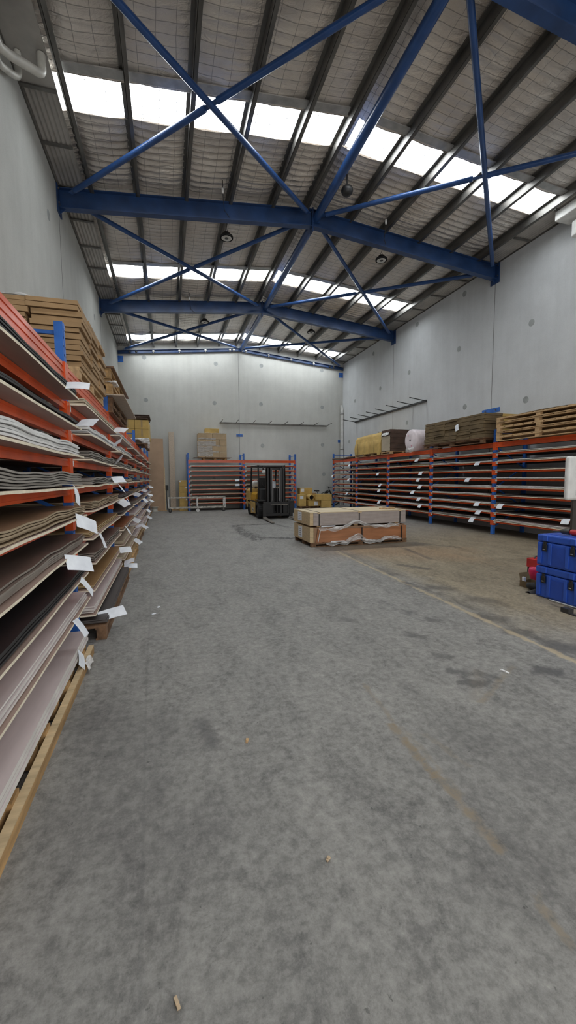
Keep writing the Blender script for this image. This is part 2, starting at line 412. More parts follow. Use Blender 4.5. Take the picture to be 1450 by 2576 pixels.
for x, z in ((-.9,7.61),(2.62,7.55),(-.89,5.54),(2.51,5.54),(5.05,7.62),(8.53,7.61),(5.0,5.59),(8.55,5.57),(5.06,3.37),(8.57,3.47),(8.65,1.8),(2.4,1.55)): disc(b, (x, YB, z), (0,-1,0), .105, 2)
struct(b.build('wall_back', ['wall', 'sealant', 'patch']))
# front wall behind the camera with a wide open doorway
b = MB()
for x0, x1, z0, z1 in ((XL-.2, .2, 0, 8.3), (7.6, XR+.2, 0, 8.3), (.2, 7.6, 5.4, 8.3)): b.box(x0, x1, YF-.2, YF, z0, z1)
struct(b.build('wall_front', 'wall'))

# ceiling: foil blanket sagging between the purlins, open where the skylights are
PUR_L = [-1.45, -.47, .62, 1.68, 2.76, 3.66]
PUR_R = [4.93, 5.97, 7.05, 8.14, 9.12]
def sag(x, y):
    ps = [-2.3]+PUR_L+[3.85]+PUR_R+[10.0]
    for a, c in zip(ps, ps[1:]):
        if a <= x <= c:
            t = (x-a)/(c-a); break
    else: t = 0
    s = math.sin(PI*t)
    near = 0
    for r in RAFT+[21.6]:
        d = (r-y)
        if -.3 < d < 2.0: near = max(near, math.sin(PI*(d+.3)/2.3))
    rip = abs(math.sin(PI*(y+.02*math.sin(3.1*x+y))/.18))
    w = .5+.5*math.sin(1.9*x+.8*math.sin(.9*y)+.7*y)
    q = abs(math.sin(PI*x/.30))
    return .012+.035*s+(.011+.045*near+.009*w)*(1-rip)*min(1, s*2.2)+.007*(1-q)*s+.010*s*math.sin(2.3*y+1.7*x)
b = MB()
ys = [YF]+[v for s in SKY for v in s]+[YB]
for side in (0, 1):
    x0, x1 = ((XL-.15, XC) if side == 0 else (XC, XR+.15))
    for i in range(0, len(ys), 2):
        y0, y1 = ys[i]-.0, ys[i+1]
        nv = max(6, int((y1-y0)/.03)); nu = 62
        b.surf(lambda u, v: (x0+(x1-x0)*u, y0+(y1-y0)*v, zr(x0+(x1-x0)*u)-sag(x0+(x1-x0)*u, y0+(y1-y0)*v)), nu, nv, 0)
for s0, s1 in SKY:
    b.surf(lambda u, v: (3.68+.24*u, s0+(s1-s0)*v, zr(3.68+.24*u)-.01), 4, 6, 0)
    b.surf(lambda u, v: (XL-.15+.35*u, s0+(s1-s0)*v, zr(XL-.15+.35*u)-.01), 3, 4, 0)
    b.surf(lambda u, v: (9.5+.47*u, s0+(s1-s0)*v, zr(9.5+.47*u)-.01), 3, 4, 0)
    # folded blanket hems on both edges of the opening
    for yy, sg in ((s0, -1), (s1, 1)):
        for x0, x1 in ((-1.7, 3.66), (4.0, 9.4)):
            b.surf(lambda u, v: (x0+(x1-x0)*u, yy+sg*(.0+.05*math.sin(PI*v)), zr(x0+(x1-x0)*u)+.01-.055*v-.012*math.sin(31*u+yy)*v), 60, 5, 0)
b.box(XL-.2, XR+.2, YF-.2, YB+.2, 9.3, 9.35, 0)  # unseen slab above the roof, added to block light
struct(b.build('ceiling', ['foil', 'galv']))
# skylights: corrugated sheets, one window per slope and bay
k = 1
for s0, s1 in SKY:
    for x0, x1 in ((-1.92, 3.69), (3.91, 9.52)):
        b = MB()
        b.surf(lambda u, v: (x0+(x1-x0)*u, s0-.03+(s1-s0+.06)*v, zr(x0+(x1-x0)*u)+.03+.012*math.sin(2*PI*v*(s1-s0)/.1)), 8, 80, 0)
        w = struct(b.build('window_%d' % k, 'sky')); k += 1
        g = MB()
        x = x0+.2
        while x < x1: g.bar((x, s0, zr(x)-.01), (x, s1, zr(x)-.01), .008, .006); x += .30
        y = s0+.09
        while y < s1:
            g.bar((x0, y, zr(x0)-.015), (x1, y, zr(x1)-.015), .008, .006); y += .18
        g.build('safety_mesh', 'wire', w)
# flashing strips on the camera side of each skylight
b = MB()
for s0, s1 in SKY:
    for x0, x1 in ((-1.5, 3.6), (4.1, 9.3)):
        b.bar((x0, s0-.16, zr(x0)-.075), (x1, s0-.16, zr(x1)-.075), .17, .02)
struct(b.build('trim_1', 'galv_l'))
# corrugated soffits along both side walls with battens
for side, nm in ((-1, 'trim_2'), (1, 'trim_3')):
    b = MB()
    xa, xb = (XL, -1.56) if side < 0 else (9.22, XR)
    for y0, y1 in ([(8.1, YB)] if side < 0 else [(7.4, YB)]):
        b.surf(lambda u, v: (xa+(xb-xa)*u, y0+(y1-y0)*v, 8.07+.011*math.sin(2*PI*u*(xb-xa)/.083)), 62, 2, 0)
    b.box(xa, xb, YF, 8.1 if side < 0 else 7.4, 8.06, 8.075, 0)
    y = 8.1
    while y < YB:
        b.box(xa+.01, xb-.01, y-.035, y+.035, 8.035, 8.06, 1); y += 1.2
    xw = xa if side < 0 else xb
    b.box(xw-.02, xw+.02, YF, YB, 8.03, 8.06, 1)
    struct(b.build(nm, ['soffit', 'galv', 'darkpost']))

# ------------------------------------------------------------------ roof steel
def z_purlin(x, sg):
    def fn(b):
        t = zr(x)-.03; y0, y1 = YF+.05, YB-.02
        b.box(x-.008, x+.008, y0, y1, t-.2, t)
        b.box(x, x+.075, y0, y1, t-.2, t-.19); b.box(x-.075, x, y0, y1, t-.01, t)
        b.box(x+.065, x+.075, y0, y1, t-.19, t-.17)
    return fn
for i, x in enumerate(PUR_L):
    n_ = ['eave purlin above the soffit', 'second purlin up from the eave', 'third purlin up from the eave', 'fourth purlin up from the eave', 'fifth purlin up from the eave', 'ridge purlin beside the blue ridge struts'][i]
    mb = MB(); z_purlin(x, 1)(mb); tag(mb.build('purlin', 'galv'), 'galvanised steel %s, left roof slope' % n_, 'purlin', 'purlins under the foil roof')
for i, x in enumerate(PUR_R):
    n_ = ['top purlin next to the ridge', 'second purlin down from the ridge', 'third purlin down from the ridge', 'fourth purlin down from the ridge', 'eave purlin above the soffit'][i]
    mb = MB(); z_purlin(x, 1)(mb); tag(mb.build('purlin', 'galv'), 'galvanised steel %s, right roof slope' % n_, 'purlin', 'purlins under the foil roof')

def rafter(y, label):
    t = thing('roof_rafter', label, 'rafter', (XC, y, 7.5), 'blue portal rafters')
    for xa, xb in ((XL+.03, XC-.012), (XC+.012, XR-.03)):
        def fn(m, xa=xa, xb=xb):
            for dz, w, h in ((.009, .17, .018), (.411, .17, .018)):
                m.bar((xa, y, zb(xa)+dz), (xb, y, zb(xb)+dz), w, h)
            m.bar((xa, y, zb(xa)+.21), (xb, y, zb(xb)+.21), .012, .40)
        part('rafter_arm', 'blue', t, fn)
    for xw, s in ((XL, 1), (XR, -1)):
        def fn(m, xw=xw, s=s):
            x0, x1 = sorted((xw+s*.002, xw+s*.03)); m.box(x0, x1, y-.17, y+.17, 7.46, 8.03)
            m.add([(xw+s*.03, y-.008, 7.6), (xw+s*.16, y-.008, 7.6), (xw+s*.03, y-.008, 7.48), (xw+s*.03, y+.008, 7.6), (xw+s*.16, y+.008, 7.6), (xw+s*.03, y+.008, 7.48)],
                  [(0,1,2), (5,4,3), (0,3,4,1), (1,4,5,2), (2,5,3,0)])
        part('end_plate', 'blue', t, fn)
        for dy in (-.12, .12):
            for z in (7.66, 7.95):
                part('bolt', 'galv', t, lambda m: m.cyl((xw+s*.03, y+dy, z), (xw+s*.055, y+dy, z), .016, 8))
    part('ridge_plate', 'blue', t, lambda m: m.box(XC-.012, XC+.012, y-.1, y+.1, 8.02, 8.60))
    for z in (8.08, 8.16, 8.5): part('ridge_bolt', 'galv', t, lambda m: m.cyl((XC-.03, y-.06, z), (XC+.03, y-.06, z), .014, 8))
rafter(RAFT[0], 'blue steel rafter cut off by the upper right corner, nearest the camera')
rafter(RAFT[1], 'large blue steel rafter between the first and second skylight strips')
rafter(RAFT[2], 'blue steel rafter between the second and third skylight strips')
# gable rafter on the back wall
zg = lambda x: 8.25-.098*abs(x-XC)
t = thing('gable_rafter', 'slim blue steel channel along the sloping top of the back wall', 'rafter', (XC, 21.7, 7.7))
for xa, xb in ((XL+.01, XC), (XC, XR-.01)):
    def fn(m):
        m.bar((xa, 21.74, zg(xa)+.08), (xb, 21.74, zg(xb)+.08), .012, .16)
        for dz in (.006, .154): m.bar((xa, 21.70, zg(xa)+dz), (xb, 21.70, zg(xb)+dz), .08, .012)
    part('channel', 'blue', t, fn)
for x in (-1.55, -1.25, -.45, .8, 2.1, 3.35, 3.55, 4.0, 4.2, 5.43, 6.69, 8.0, 8.95, 9.2):
    w = -1.2 < x < 8.5
    def fn(m):
        z = zg(x)+.04
        m.lathe((x, 21.66, z), (0, -.6, .8), [(0, .02), (.02, .055), (.06, .06), (.08, .03), (.085, .0)], 10)
        m.cyl((x, 21.67, z-.05), (x, 21.66, z+.02), .02, 8)
    part('cleat', 'wpaint' if w else 'dgrey', t, fn)

zc = lambda x: 8.34-.098*abs(x-XC)
def pipe_brace(a, e, label, split=None):
    t = thing('roof_brace', label, 'brace', ((a[0]+e[0])/2, (a[1]+e[1])/2, zc((a[0]+e[0])/2)-.05), 'blue pipe roof bracing')
    A = Vector((a[0], a[1], zc(a[0]))); E_ = Vector((e[0], e[1], zc(e[0]))); d = (E_-A).normalized()
    if split is None:
        part('pipe', 'bluel', t, lambda m: m.cyl(A+d*.12, E_-d*.12, .055, 14))
    else:
        Sx = A+(E_-A)*split
        for p, q in ((A+d*.12, Sx-d*.13), (Sx+d*.13, E_-d*.12)): part('pipe', 'bluel', t, lambda m: m.cyl(p, q, .055, 14))
        part('splice_plate', 'bluel', t, lambda m: m.bar(Sx-d*.22, Sx+d*.22, .09, .012))
    for p, s in ((A, 1), (E_, -1)): part('lug_plate', 'bluel', t, lambda m: m.bar(p-d*s*.02, p+d*s*.2, .10, .012))
names = ['nearest roof bay', 'middle roof bay', 'farthest roof bay']
for i, (ya, yb) in enumerate(((4.95, 10.55), (10.55, 16.35), (16.35, 21.62))):
    r = 8.34
    pipe_brace((3.66, yb-.26), (-1.62, ya+.2), 'unbroken blue pipe brace running from far ridge to near eave, left slope, %s' % names[i])
    pipe_brace((-1.80, yb-.3), (3.62, ya+.1), 'spliced blue pipe brace running from far eave to near ridge, left slope, %s' % names[i], .505)
    pipe_brace((9.42, yb-.3), (4.08, ya+.1), 'unbroken blue pipe brace running from far eave to near ridge, right slope, %s' % names[i])
    pipe_brace((4.03, yb-.26), (9.35, ya+.25), 'spliced blue pipe brace running from far ridge to near eave, right slope, %s' % names[i], .50)
    tt = thing('ridge_strut', 'thick blue round strut along the ridge, %s' % names[i], 'strut', (3.95, (ya+yb)/2, 8.28), 'blue ridge struts')
    part('pipe', 'bluel', tt, lambda m: m.cyl((3.95, ya+.06, 8.36), (3.95, yb-.06, 8.36), .10, 20))
    for y in (ya+.03, yb-.05): part('end_plate', 'bluel', tt, lambda m: m.box(3.85, 4.05, y, y+.02, 8.26, 8.46))

# wall joint brackets
def bracket(vs, label, nm='steel_bracket'):
    t = MB(); x0, x1, y0, y1, z0, z1 = vs; t.box(*vs)
    o = thing(nm, label, 'bracket', ((x0+x1)/2, (y0+y1)/2, z0), 'blue plates bolted over the wall joints')
    t.build('plate', 'rblue', o)
    ax = 0 if (x1-x0) < (y1-y0) else 1
    for s in (.2, .8):
        if ax == 0:
            y = y0+(y1-y0)*s; xx = x0 if x0 > 3 else x1; d = -.02 if x0 > 3 else .02
            part('bolt', 'galv', o, lambda m: m.cyl((xx, y, (z0+z1)/2), (xx+d, y, (z0+z1)/2), .022, 8))
        else:
            x = x0+(x1-x0)*s; part('bolt', 'galv', o, lambda m: m.cyl((x, y0, (z0+z1)/2), (x, y0-.02, (z0+z1)/2), .022, 8))
bracket((3.63, 3.97, YB-.012, YB-.002, 3.83, 3.96), 'blue bolted plate over the back wall joint above the racks')
bracket((XL+.001, XL+.25, YB-.014, YB-.002, 7.3, 7.6), 'blue bolted plate high in the corner of left and back walls')
bracket((XR-.25, XR-.002, YB-.014, YB-.002, 7.28, 7.55), 'blue bolted plate high in the corner of right and back walls')
bracket((XR-.012, XR-.002, 10.2, 10.92, 3.58, 3.72), 'blue bolted plate on right wall joint above the dark carton stack')
bracket((XR-.30, XR-.17, YB-.014, YB-.002, 3.62, 3.78), 'blue bolted plate beside white downpipe in back right corner')

# hanging high bay lamps, plugs, black ball
def lamp(x, y, z, label):
    t = thing('high_bay_lamp', label, 'lamp', (x, y, z), 'round high bay lamps')
    part('housing', 'blk', t, lambda m: m.lathe((x, y, z), (0,0,1), [(0, .168), (.012, .175), (.05, .17), (.07, .1), (.13, .09), (.14, .0)], 30))
    part('lens', 'lens', t, lambda m: m.lathe((x, y, z-.004), (0,0,1), [(.004, .135), (0, .13), (0, .055), (.004, .05)], 30))
    part('reflector', 'dgrey', t, lambda m: m.lathe((x, y, z-.006), (0,0,1), [(.006, .05), (0, .048), (0, .001)], 24))
    top = zr(x)-.24
    part('hook', 'galv', t, lambda m: m.tube([(x-.05, y, z+.12), (x-.03, y, z+.2), (x, y, z+.24), (x+.03, y, z+.2), (x+.05, y, z+.12)], .006, 6))
    part('suspension_wire', 'dgrey', t, lambda m: m.tube([(x, y, z+.24), (x+.01, y-.02, (z+.24+top)/2), (x, y, top)], .006, 6))
lamp(1.70, 11.2, 7.90, 'round black high bay lamp just behind the large rafter, left slope')
lamp(6.27, 11.2, 7.98, 'round black high bay lamp just behind the large rafter, right slope')
lamp(1.65, 17.1, 7.86, 'small distant round high bay lamp in the farthest bay, left slope')
lamp(6.20, 17.1, 7.88, 'small distant round high bay lamp in the farthest bay, right slope')
t = thing('ball_fitting', 'black ball shaped fitting hung beside the ridge strut', 'ball', (4.3, 9.3, 8.16))
part('ball', 'blk', t, lambda m: m.lathe((4.28, 9.3, 8.34), (0,0,1), [(-.12, .0)]+[(.12*-math.cos(PI*i/10), .14*math.sin(PI*i/10)) for i in range(1, 10)]+[(.12, .0)], 22))
part('stem', 'dgrey', t, lambda m: m.cyl((4.28, 9.3, 8.45), (4.28, 9.3, 8.72), .018, 8))
for x, y, l in ((1.45, 10.0, 'white plug on black cord dangling before the large rafter, left slope'), (5.75, 10.05, 'white plug on black cord dangling before the large rafter, right slope'), (1.0, 15.9, 'tiny plug on black cord dangling before the second rafter')):
    t = thing('power_plug', l, 'plug', (x, y, zr(x)-.42), 'plugs hanging from the roof')
    part('plug_body', 'wpaint', t, lambda m: m.lathe((x, y, zr(x)-.28), (0,0,1), [(-.06, .0), (-.06, .02), (.0, .03), (.05, .03), (.06, .0)], 10))
    part('cord', 'blk', t, lambda m: m.tube([(x, y, zr(x)-.05), (x, y, zr(x)-.34), (x+.02, y+.05, zr(x)-.45), (x+.06, y+.2, zr(x)-.58), (x+.2, y+.35, zr(x)-.63)], .008, 6))

# pipes on the left wall near the top, boxes high on the right wall
t = thing('drain_pipe', 'thick off white pipe bending down the left wall in the upper left corner', 'pipe', (-1.85, 7.2, 7.2))
part('pipe', 'offw', t, lambda m: m.tube([(-1.64, 7.5, 8.05), (-1.64, 7.5, 7.86), (-1.642, 7.5, 7.83), (-1.652, 7.49, 7.79), (-1.672, 7.46, 7.755), (-1.70, 7.42, 7.73), (-1.73, 7.37, 7.71), (-1.93, 7.02, 7.53), (-2.00, 6.8, 7.43), (-2.01, 6.5, 7.40), (-2.01, 4.0, 7.34)], .062, 16))
for z in (5.0, 6.2): part('pipe_clip', 'galv', t, lambda m: m.lathe((-2.01, z, 7.375), (0,1,0), [(-.015, .068), (.015, .068)], 14))
t = thing('drain_pipe', 'thinner off white pipe tucked behind the thick bent pipe', 'pipe', (-2.05, 7.2, 7.2))
part('pipe', 'offw', t, lambda m: m.tube([(-1.97, 7.55, 8.05), (-1.97, 7.55, 7.76), (-1.972, 7.54, 7.72), (-1.98, 7.51, 7.67), (-1.99, 7.46, 7.63), (-2.02, 7.3, 7.53), (-2.05, 7.0, 7.36), (-2.05, 6.6, 7.22), (-2.05, 4.0, 7.1)], .048, 12))
t = thing('wall_unit', 'flat white metal box fixed high on right wall beside the eave', 'box', (9.55, 7.3, 7.75))
part('casing', 'wpaint', t, lambda m: m.box(9.3, 9.78, 6.2, 8.15, 7.8, 8.03), .02)
part('mount_arm', 'dgrey', t, lambda m: [m.box(9.78, 9.815, y, y+.06, 7.86, 7.96) for y in (6.5, 7.8)])
t = thing('wall_speaker', 'white rounded unit below the flat box at the right edge', 'speaker', (9.6, 7.55, 7.2))
part('casing', 'wpaint', t, lambda m: m.box(9.45, 9.75, 7.3, 7.84, 7.28, 7.66), .05)
part('mount_arm', 'dgrey', t, lambda m: m.box(9.75, 9.81, 7.5, 7.6, 7.4, 7.5))

# downpipe in the back right corner
t = thing('downpipe', 'white square downpipe in the back right corner', 'pipe', (9.70, 21.62, 0))
part('pipe', 'wpaint', t, lambda m: m.box(9.645, 9.775, 21.58, 21.71, .0, 5.55))
part('slanted_top', 'wpaint', t, lambda m: m.add([(9.645,21.58,5.551),(9.775,21.58,5.551),(9.775,21.71,5.551),(9.645,21.71,5.551),(9.645,21.58,5.72),(9.645,21.71,5.72)], [(0,1,4),(2,3,5),(1,2,5,4),(0,4,5,3),(3,2,1,0)]))
for z in (1.2, 3.2, 5.2): part('pipe_clip', 'galv', t, lambda m: m.box(9.635, 9.785, 21.57, 21.715, z, z+.03))

# rails with rods
t = thing('rod_rail', 'dark steel rail with eight rods high on the right wall', 'rail', (9.75, 17, 4.5))
part('rail', 'dgrey', t, lambda m: m.box(9.755, 9.815, 13.85, 20.1, 4.53, 4.60))
for y in (13.9, 14.77, 15.66, 16.6, 17.46, 18.3, 19.2, 20.05): part('rod', 'dgrey', t, lambda m: m.cyl((9.75, y, 4.57), (9.05, y-.02, 4.66), .018, 8))
t = thing('rod_rail', 'grey steel rail with rods on the back wall above the racks', 'rail', (5.8, 21.7, 4.5))
part('rail', 'galv', t, lambda m: m.box(2.75, 8.82, 21.715, 21.775, 4.50, 4.565))
for x in (2.8, 3.6, 4.5, 5.38, 6.26, 7.15, 8.0, 8.8): part('rod', 'galv', t, lambda m: m.cyl((x, 21.71, 4.535), (x+.02, 20.98, 4.6), .017, 8))
part('end_tip', 'offw', t, lambda m: m.cyl((2.8, 21.0, 4.6), (2.8, 20.9, 4.615), .024, 8))

# ------------------------------------------------------------------ racks
def rack(loc, label, fr, ups, levels, top_h, beam_h, hp, depth, board, mapf, skip_beam=(), stick=True, hang=.06):
    """fr: unused; ups: upright positions along the run; mapf(u,v,z)->world"""
    t = thing('pallet_rack', label, 'rack', loc)
    def bx(m, u0, u1, v0, v1, z0, z1, mi=0):
        vs = [mapf(u, v, z) for z in (z0, z1) for u, v in ((u0,v0),(u1,v0),(u1,v1),(u0,v1))]
        m.add(vs, [(3,2,1,0),(4,5,6,7),(0,1,5,4),(1,2,6,5),(2,3,7,6),(3,0,4,7)], mi)
    def br(m, a, c, w, h): m.bar(mapf(*a), mapf(*c), w, h)
    for u in ups:
        def post(m, v0, v1, holes):
            bx(m, u-.045, u+.045, v0, v1, 0.005, hp); 
            f = v0 if holes else v1
            if holes:
                bx(m, u-.012, u+.012, v0-.003, v0, .005, hp)       # rolled rib
                z = .12
                while z < hp-.04:
                    for du in (-.029, .029): bx(m, u+du-.006, u+du+.006, v0-.0012, v0, z, z+.018, 1)
                    z += .076
        part('front_post', ['rblue', 'hole'], t, lambda m: post(m, 0, .07, True))
        part('rear_post', ['rblue', 'hole'], t, lambda m: post(m, depth-.07, depth, False))
        part('base_plate', 'galv', t, lambda m: (bx(m, u-.07, u+.07, -.02, .12, 0, .006), bx(m, u-.07, u+.07, depth-.12, depth+.01, 0, .006)))
        z = .2; k = 0
        while z+.55 < hp:
            a, c = ((.07, depth-.07) if k % 2 == 0 else (depth-.07, .07))
            part('frame_brace', 'rblue', t, lambda m: br(m, (u, a, z), (u, c, z+.55), .03, .03)); z += .55; k += 1
        part('frame_brace', 'rblue', t, lambda m: br(m, (u, .07, hp-.09), (u, depth-.07, hp-.09), .03, .03))
    for bi, (u0, u1) in enumerate(zip(ups, ups[1:])):
        for li, z in enumerate(levels):
            top = (li == 0)
            h = top_h if top else beam_h
            if (bi, li) in skip_beam: continue
            a, c = u0+.047, u1-.047
            def beam(m, v0, v1, s):
                bx(m, a, c, v0, v1, z-h, z)
                o = -s*.006
                lo, hi = sorted((v0, v0+o) if s > 0 else (v1, v1+o))
                for p, q in ((.0, .22), (.42, .58), (.78, 1.0)) if h > .09 else ((0, .3), (.7, 1)):
                    bx(m, a, c, lo, hi, z-h+h*p, z-h+h*q)
            o = part('shelf_rail', 'orange', t, lambda m: beam(m, .01, .055, 1))
            for uu, s in ((u0, 1), (u1, -1)):
                def conn(m):
                    p, q = sorted((uu+s*.003, uu+s*.06)); bx(m, p, q, -.008, -.001, z-h-.07, z+.012)
                    p, q = sorted((uu+s*.0465, uu+s*.06)); bx(m, p, q, -.001, .06, z-h-.07, z+.012)
                part('end_connector', 'orange', o, conn)
            if stick and not top:
                uu = u0+.095 if stick == 'lo' else u1-.095
                part('label_sticker', 'sticker', o, lambda m: bx(m, uu-.045 if stick == 'lo' else uu-.035, uu+.045 if stick == 'lo' else uu+.035, .0005, .003, z-.06, z-.008), label='white label sticker')
            part('rear_rail', 'dgrey', t, lambda m: bx(m, a, c, depth-.055, depth-.01, z-.05, z))  # coloured dark to stand in for the shade deep inside the racks
    for (bi, z, ua, ub, w) in board:
        def fn(m):
            ph = rnd(0, 6); am = w
            m.slab(lambda p, q: mapf(ua+(ub-ua)*q, -hang+(depth-.04+hang)*p, z+.018+am*(math.sin(q*7+ph)+.5*math.sin(q*13+2*ph))*(1-p)), .016, 2, 20, 0, 1)
        part('shelf_board', ['under', 'cream'], t, fn)
    return t

# left rack, facing +X
LX = -.85
UPL = [1.38+2.8*i for i in range(8)]
LEVL = [2.64, 2.295, 2.04, 1.785, 1.525, 1.265, 1.0, .735, .485]
mapL = lambda u, v, z: (LX-v, u, z)
BAYL = ['nearest bay', 'second bay', 'third bay', 'fourth bay', 'fifth bay', 'sixth bay', 'farthest bay']
ext = lambda k: (1.62+2.7*k+.0, 4.1+2.7*k)
boardsL = []
EXT = {}
for k in range(7):
    for li, z in enumerate(LEVL[1:], 1):
        a, c = 1.52+2.8*k+rnd(-.03, .03), 4.1+2.8*k+rnd(-.06, .02)
        if k == 0: c = [0, 4.0, 4.05, 4.11, 4.05, 4.12, 4.1, 4.05, 4.08][li]
        if k == 1: a, c = [0, 4.31, 4.48, 4.52, 4.5, 4.46, 4.38, 4.45, 4.32][li], [0, 6.9, 6.9, 6.85, 6.6, 6.92, 6.91, 6.9, 6.92][li]
        if k > 1: a += .08; 
        if k == 6: c = min(c, 20.9)
        EXT[(k, li)] = (a, c); boardsL.append((k, z, a, c, .004))
rack((-1.4, 10.7, 0), 'long orange and blue pallet rack of flat sheets along the left wall', None, UPL, LEVL, .15, .065, 3.0, 1.2, boardsL, mapL, stick='lo', hang=.13)
# extra low board in the second to last bays
# sheets: one object each
LVN = {1: 'top shelf', 2: 'second shelf down', 3: 'third shelf down', 4: 'fourth shelf down', 5: 'fifth shelf down', 6: 'sixth shelf down', 7: 'seventh shelf down', 8: 'bottom shelf', 9: 'floor pallet'}
PAL = {0: {1: ('black',3), 2: ('black',3), 3: ('white',5), 4: ('grey',6), 5: ('tan',5), 6: ('taupe',5), 7: ('black',4), 8: ('mauve',4), 9: ('mauve',3)},
       1: {1: ('beige',4), 2: ('white',5), 3: ('grey',5), 4: ('grey',4), 5: ('tan',5), 6: ('golden',3), 7: ('taupe',5), 8: ('golden',2), 9: ('charcoal',3)},
       2: {1: ('white',3), 2: ('white',4), 3: ('grey',4), 4: ('beige',3), 5: ('charcoal',3), 6: ('charcoal',2), 7: ('rust',2), 8: ('beige',3), 9: ('golden',3)},
       3: {1: ('white',2), 2: ('grey',2), 3: ('beige',3), 4: ('charcoal',2), 5: ('tan',3), 6: ('taupe',3), 7: ('mauve',3), 8: ('mauve',2), 9: ('golden',2)},
       4: {1: ('beige',2), 2: ('white',2), 3: ('grey',2), 4: ('beige',2), 5: ('charcoal',2), 6: ('taupe',2), 7: ('mauve',2), 8: ('mauve',2), 9: ('mauve',2)},
       5: {1: ('white',1), 2: ('grey',1), 3: ('beige',2), 4: ('white',1), 5: ('taupe',1), 6: ('mauve',1), 7: ('mauve',1), 8: ('taupe',1), 9: ('mauve',1)},
       6: {1: ('white',1), 2: ('grey',1), 3: ('grey',1), 4: ('beige',1), 5: ('mauve',1), 6: ('mauve',1), 7: ('white',1), 8: ('mauve',1), 9: ('grey',1)}}
def stack(k, lv, x1, y0, y1, z0, col, n, th, gap, wave, rack_name, where):
    ph = rnd(0, 6); z = z0
    for i in range(n):
        e = rnd(-.012, .012); yy0, yy1 = y0+rnd(0, .05), y1-rnd(0, .04)
        am = wave*(.6+.8*i/max(1, n)); xs = x1+e
        def top(p, q):
            y = yy0+(yy1-yy0)*p
            ed = max(0, (q-.55)/.45)
            return (-1.95+(xs+1.95)*q, y, z+th+am*(.5+.5*math.sin(4.4*y+ph)+.35*math.sin(10.5*y+ph*2))*ed*ed)
        m = MB(); m.slab(top, th, 26, 4, 0, 1, 0, True)
        pos = '' if n == 1 else (('bottom' if i == 0 else 'top' if i == n-1 else ORD[i]+' from bottom')+', ')
        lab = '%s laminate sheet, %s%s' % (col, pos, where)
        tag(m.build('laminate_sheet', ['t_'+col, 'e_'+col]), lab, 'sheet', 'flat sheets in the %s' % rack_name)
        z += th+gap+am*.25*(i < n-1)*.0+gap*rnd(0, .6)
for k in range(7):
    for lv in range(1, 10):
        col, n = PAL[k][lv]
        if lv < 9:
            y0, y1 = EXT[(k, lv)]; z0 = LEVL[lv]+.021+.006
            x1 = -.745+rnd(-.012, .012)
        else:
            y0, y1 = 1.55+2.8*k+.06*(k > 0), (3.98 if k == 0 else 4.0+2.8*k+.05)
            if k == 1: y0, y1 = 4.3, 6.92
            z0 = .150; x1 = [-.735, -.635, -.70, -.70, -.71, -.71, -.71][k]
        wave = {'white': .011, 'black': .007, 'grey': .013, 'tan': .012, 'taupe': .011}.get(col, .005) if k < 3 else .006
        if lv in (8, 9) : wave = .002
        if lv == 6 and k == 1: wave = .003
        th = .011 if k < 3 else .012
        if lv == 3 and k == 0: th = .014
        if lv == 9 and k == 0: th = .026
        stack(k, lv, x1, y0+.03, y1-.02, z0, col, n, th, .0035, wave, 'left rack', '%s, %s of left rack' % (LVN[lv], BAYL[k]))
# bottom mid board and sheets in bay two onward: pale mauve stack just above the floor pallets
for k in range(1, 6):
    y0, y1 = (4.3, 6.92) if k == 1 else (1.6+2.8*k, 4.05+2.8*k)
    m = MB(); m.slab(lambda p, q: (-1.93+(-.72+1.93)*q, y0+(y1-y0)*p, .262), .016, 8, 2, 0, 1)
    t = tag(m.build('support_board', ['under', 'cream']), 'brown support board with cream edge above the floor pallet, %s of left rack' % BAYL[k], 'board', 'support boards above the floor pallets')
    stack(k, 10, -.74, y0+.02, y1-.02, .266, ['', 'mauve', 'beige', 'mauve', 'mauve', 'grey'][k], [0, 4, 3, 2, 2, 1][k], .013, .003, .003, 'left rack', 'low board above floor, %s of left rack' % BAYL[k])
for k in range(1, 6):   # small timber bearers that carry the low boards
    y0 = (4.3 if k == 1 else 1.6+2.8*k)
    for j, yy in enumerate((y0+.5, y0+1.3, y0+2.1)):
        m = MB(); n9 = PAL[k][9][1]; zt = .150+n9*.013+n9*.004+.004
        m.box(-1.9, -.95, yy-.04, yy+.04, zt+.012, .2455)
        tag(m.build('timber_bearer', 'palletd'), 'dark timber bearer, %s under the low board, %s of left rack' % (['nearest', 'middle', 'farthest'][j], BAYL[k]), 'bearer', 'bearers under the low boards')

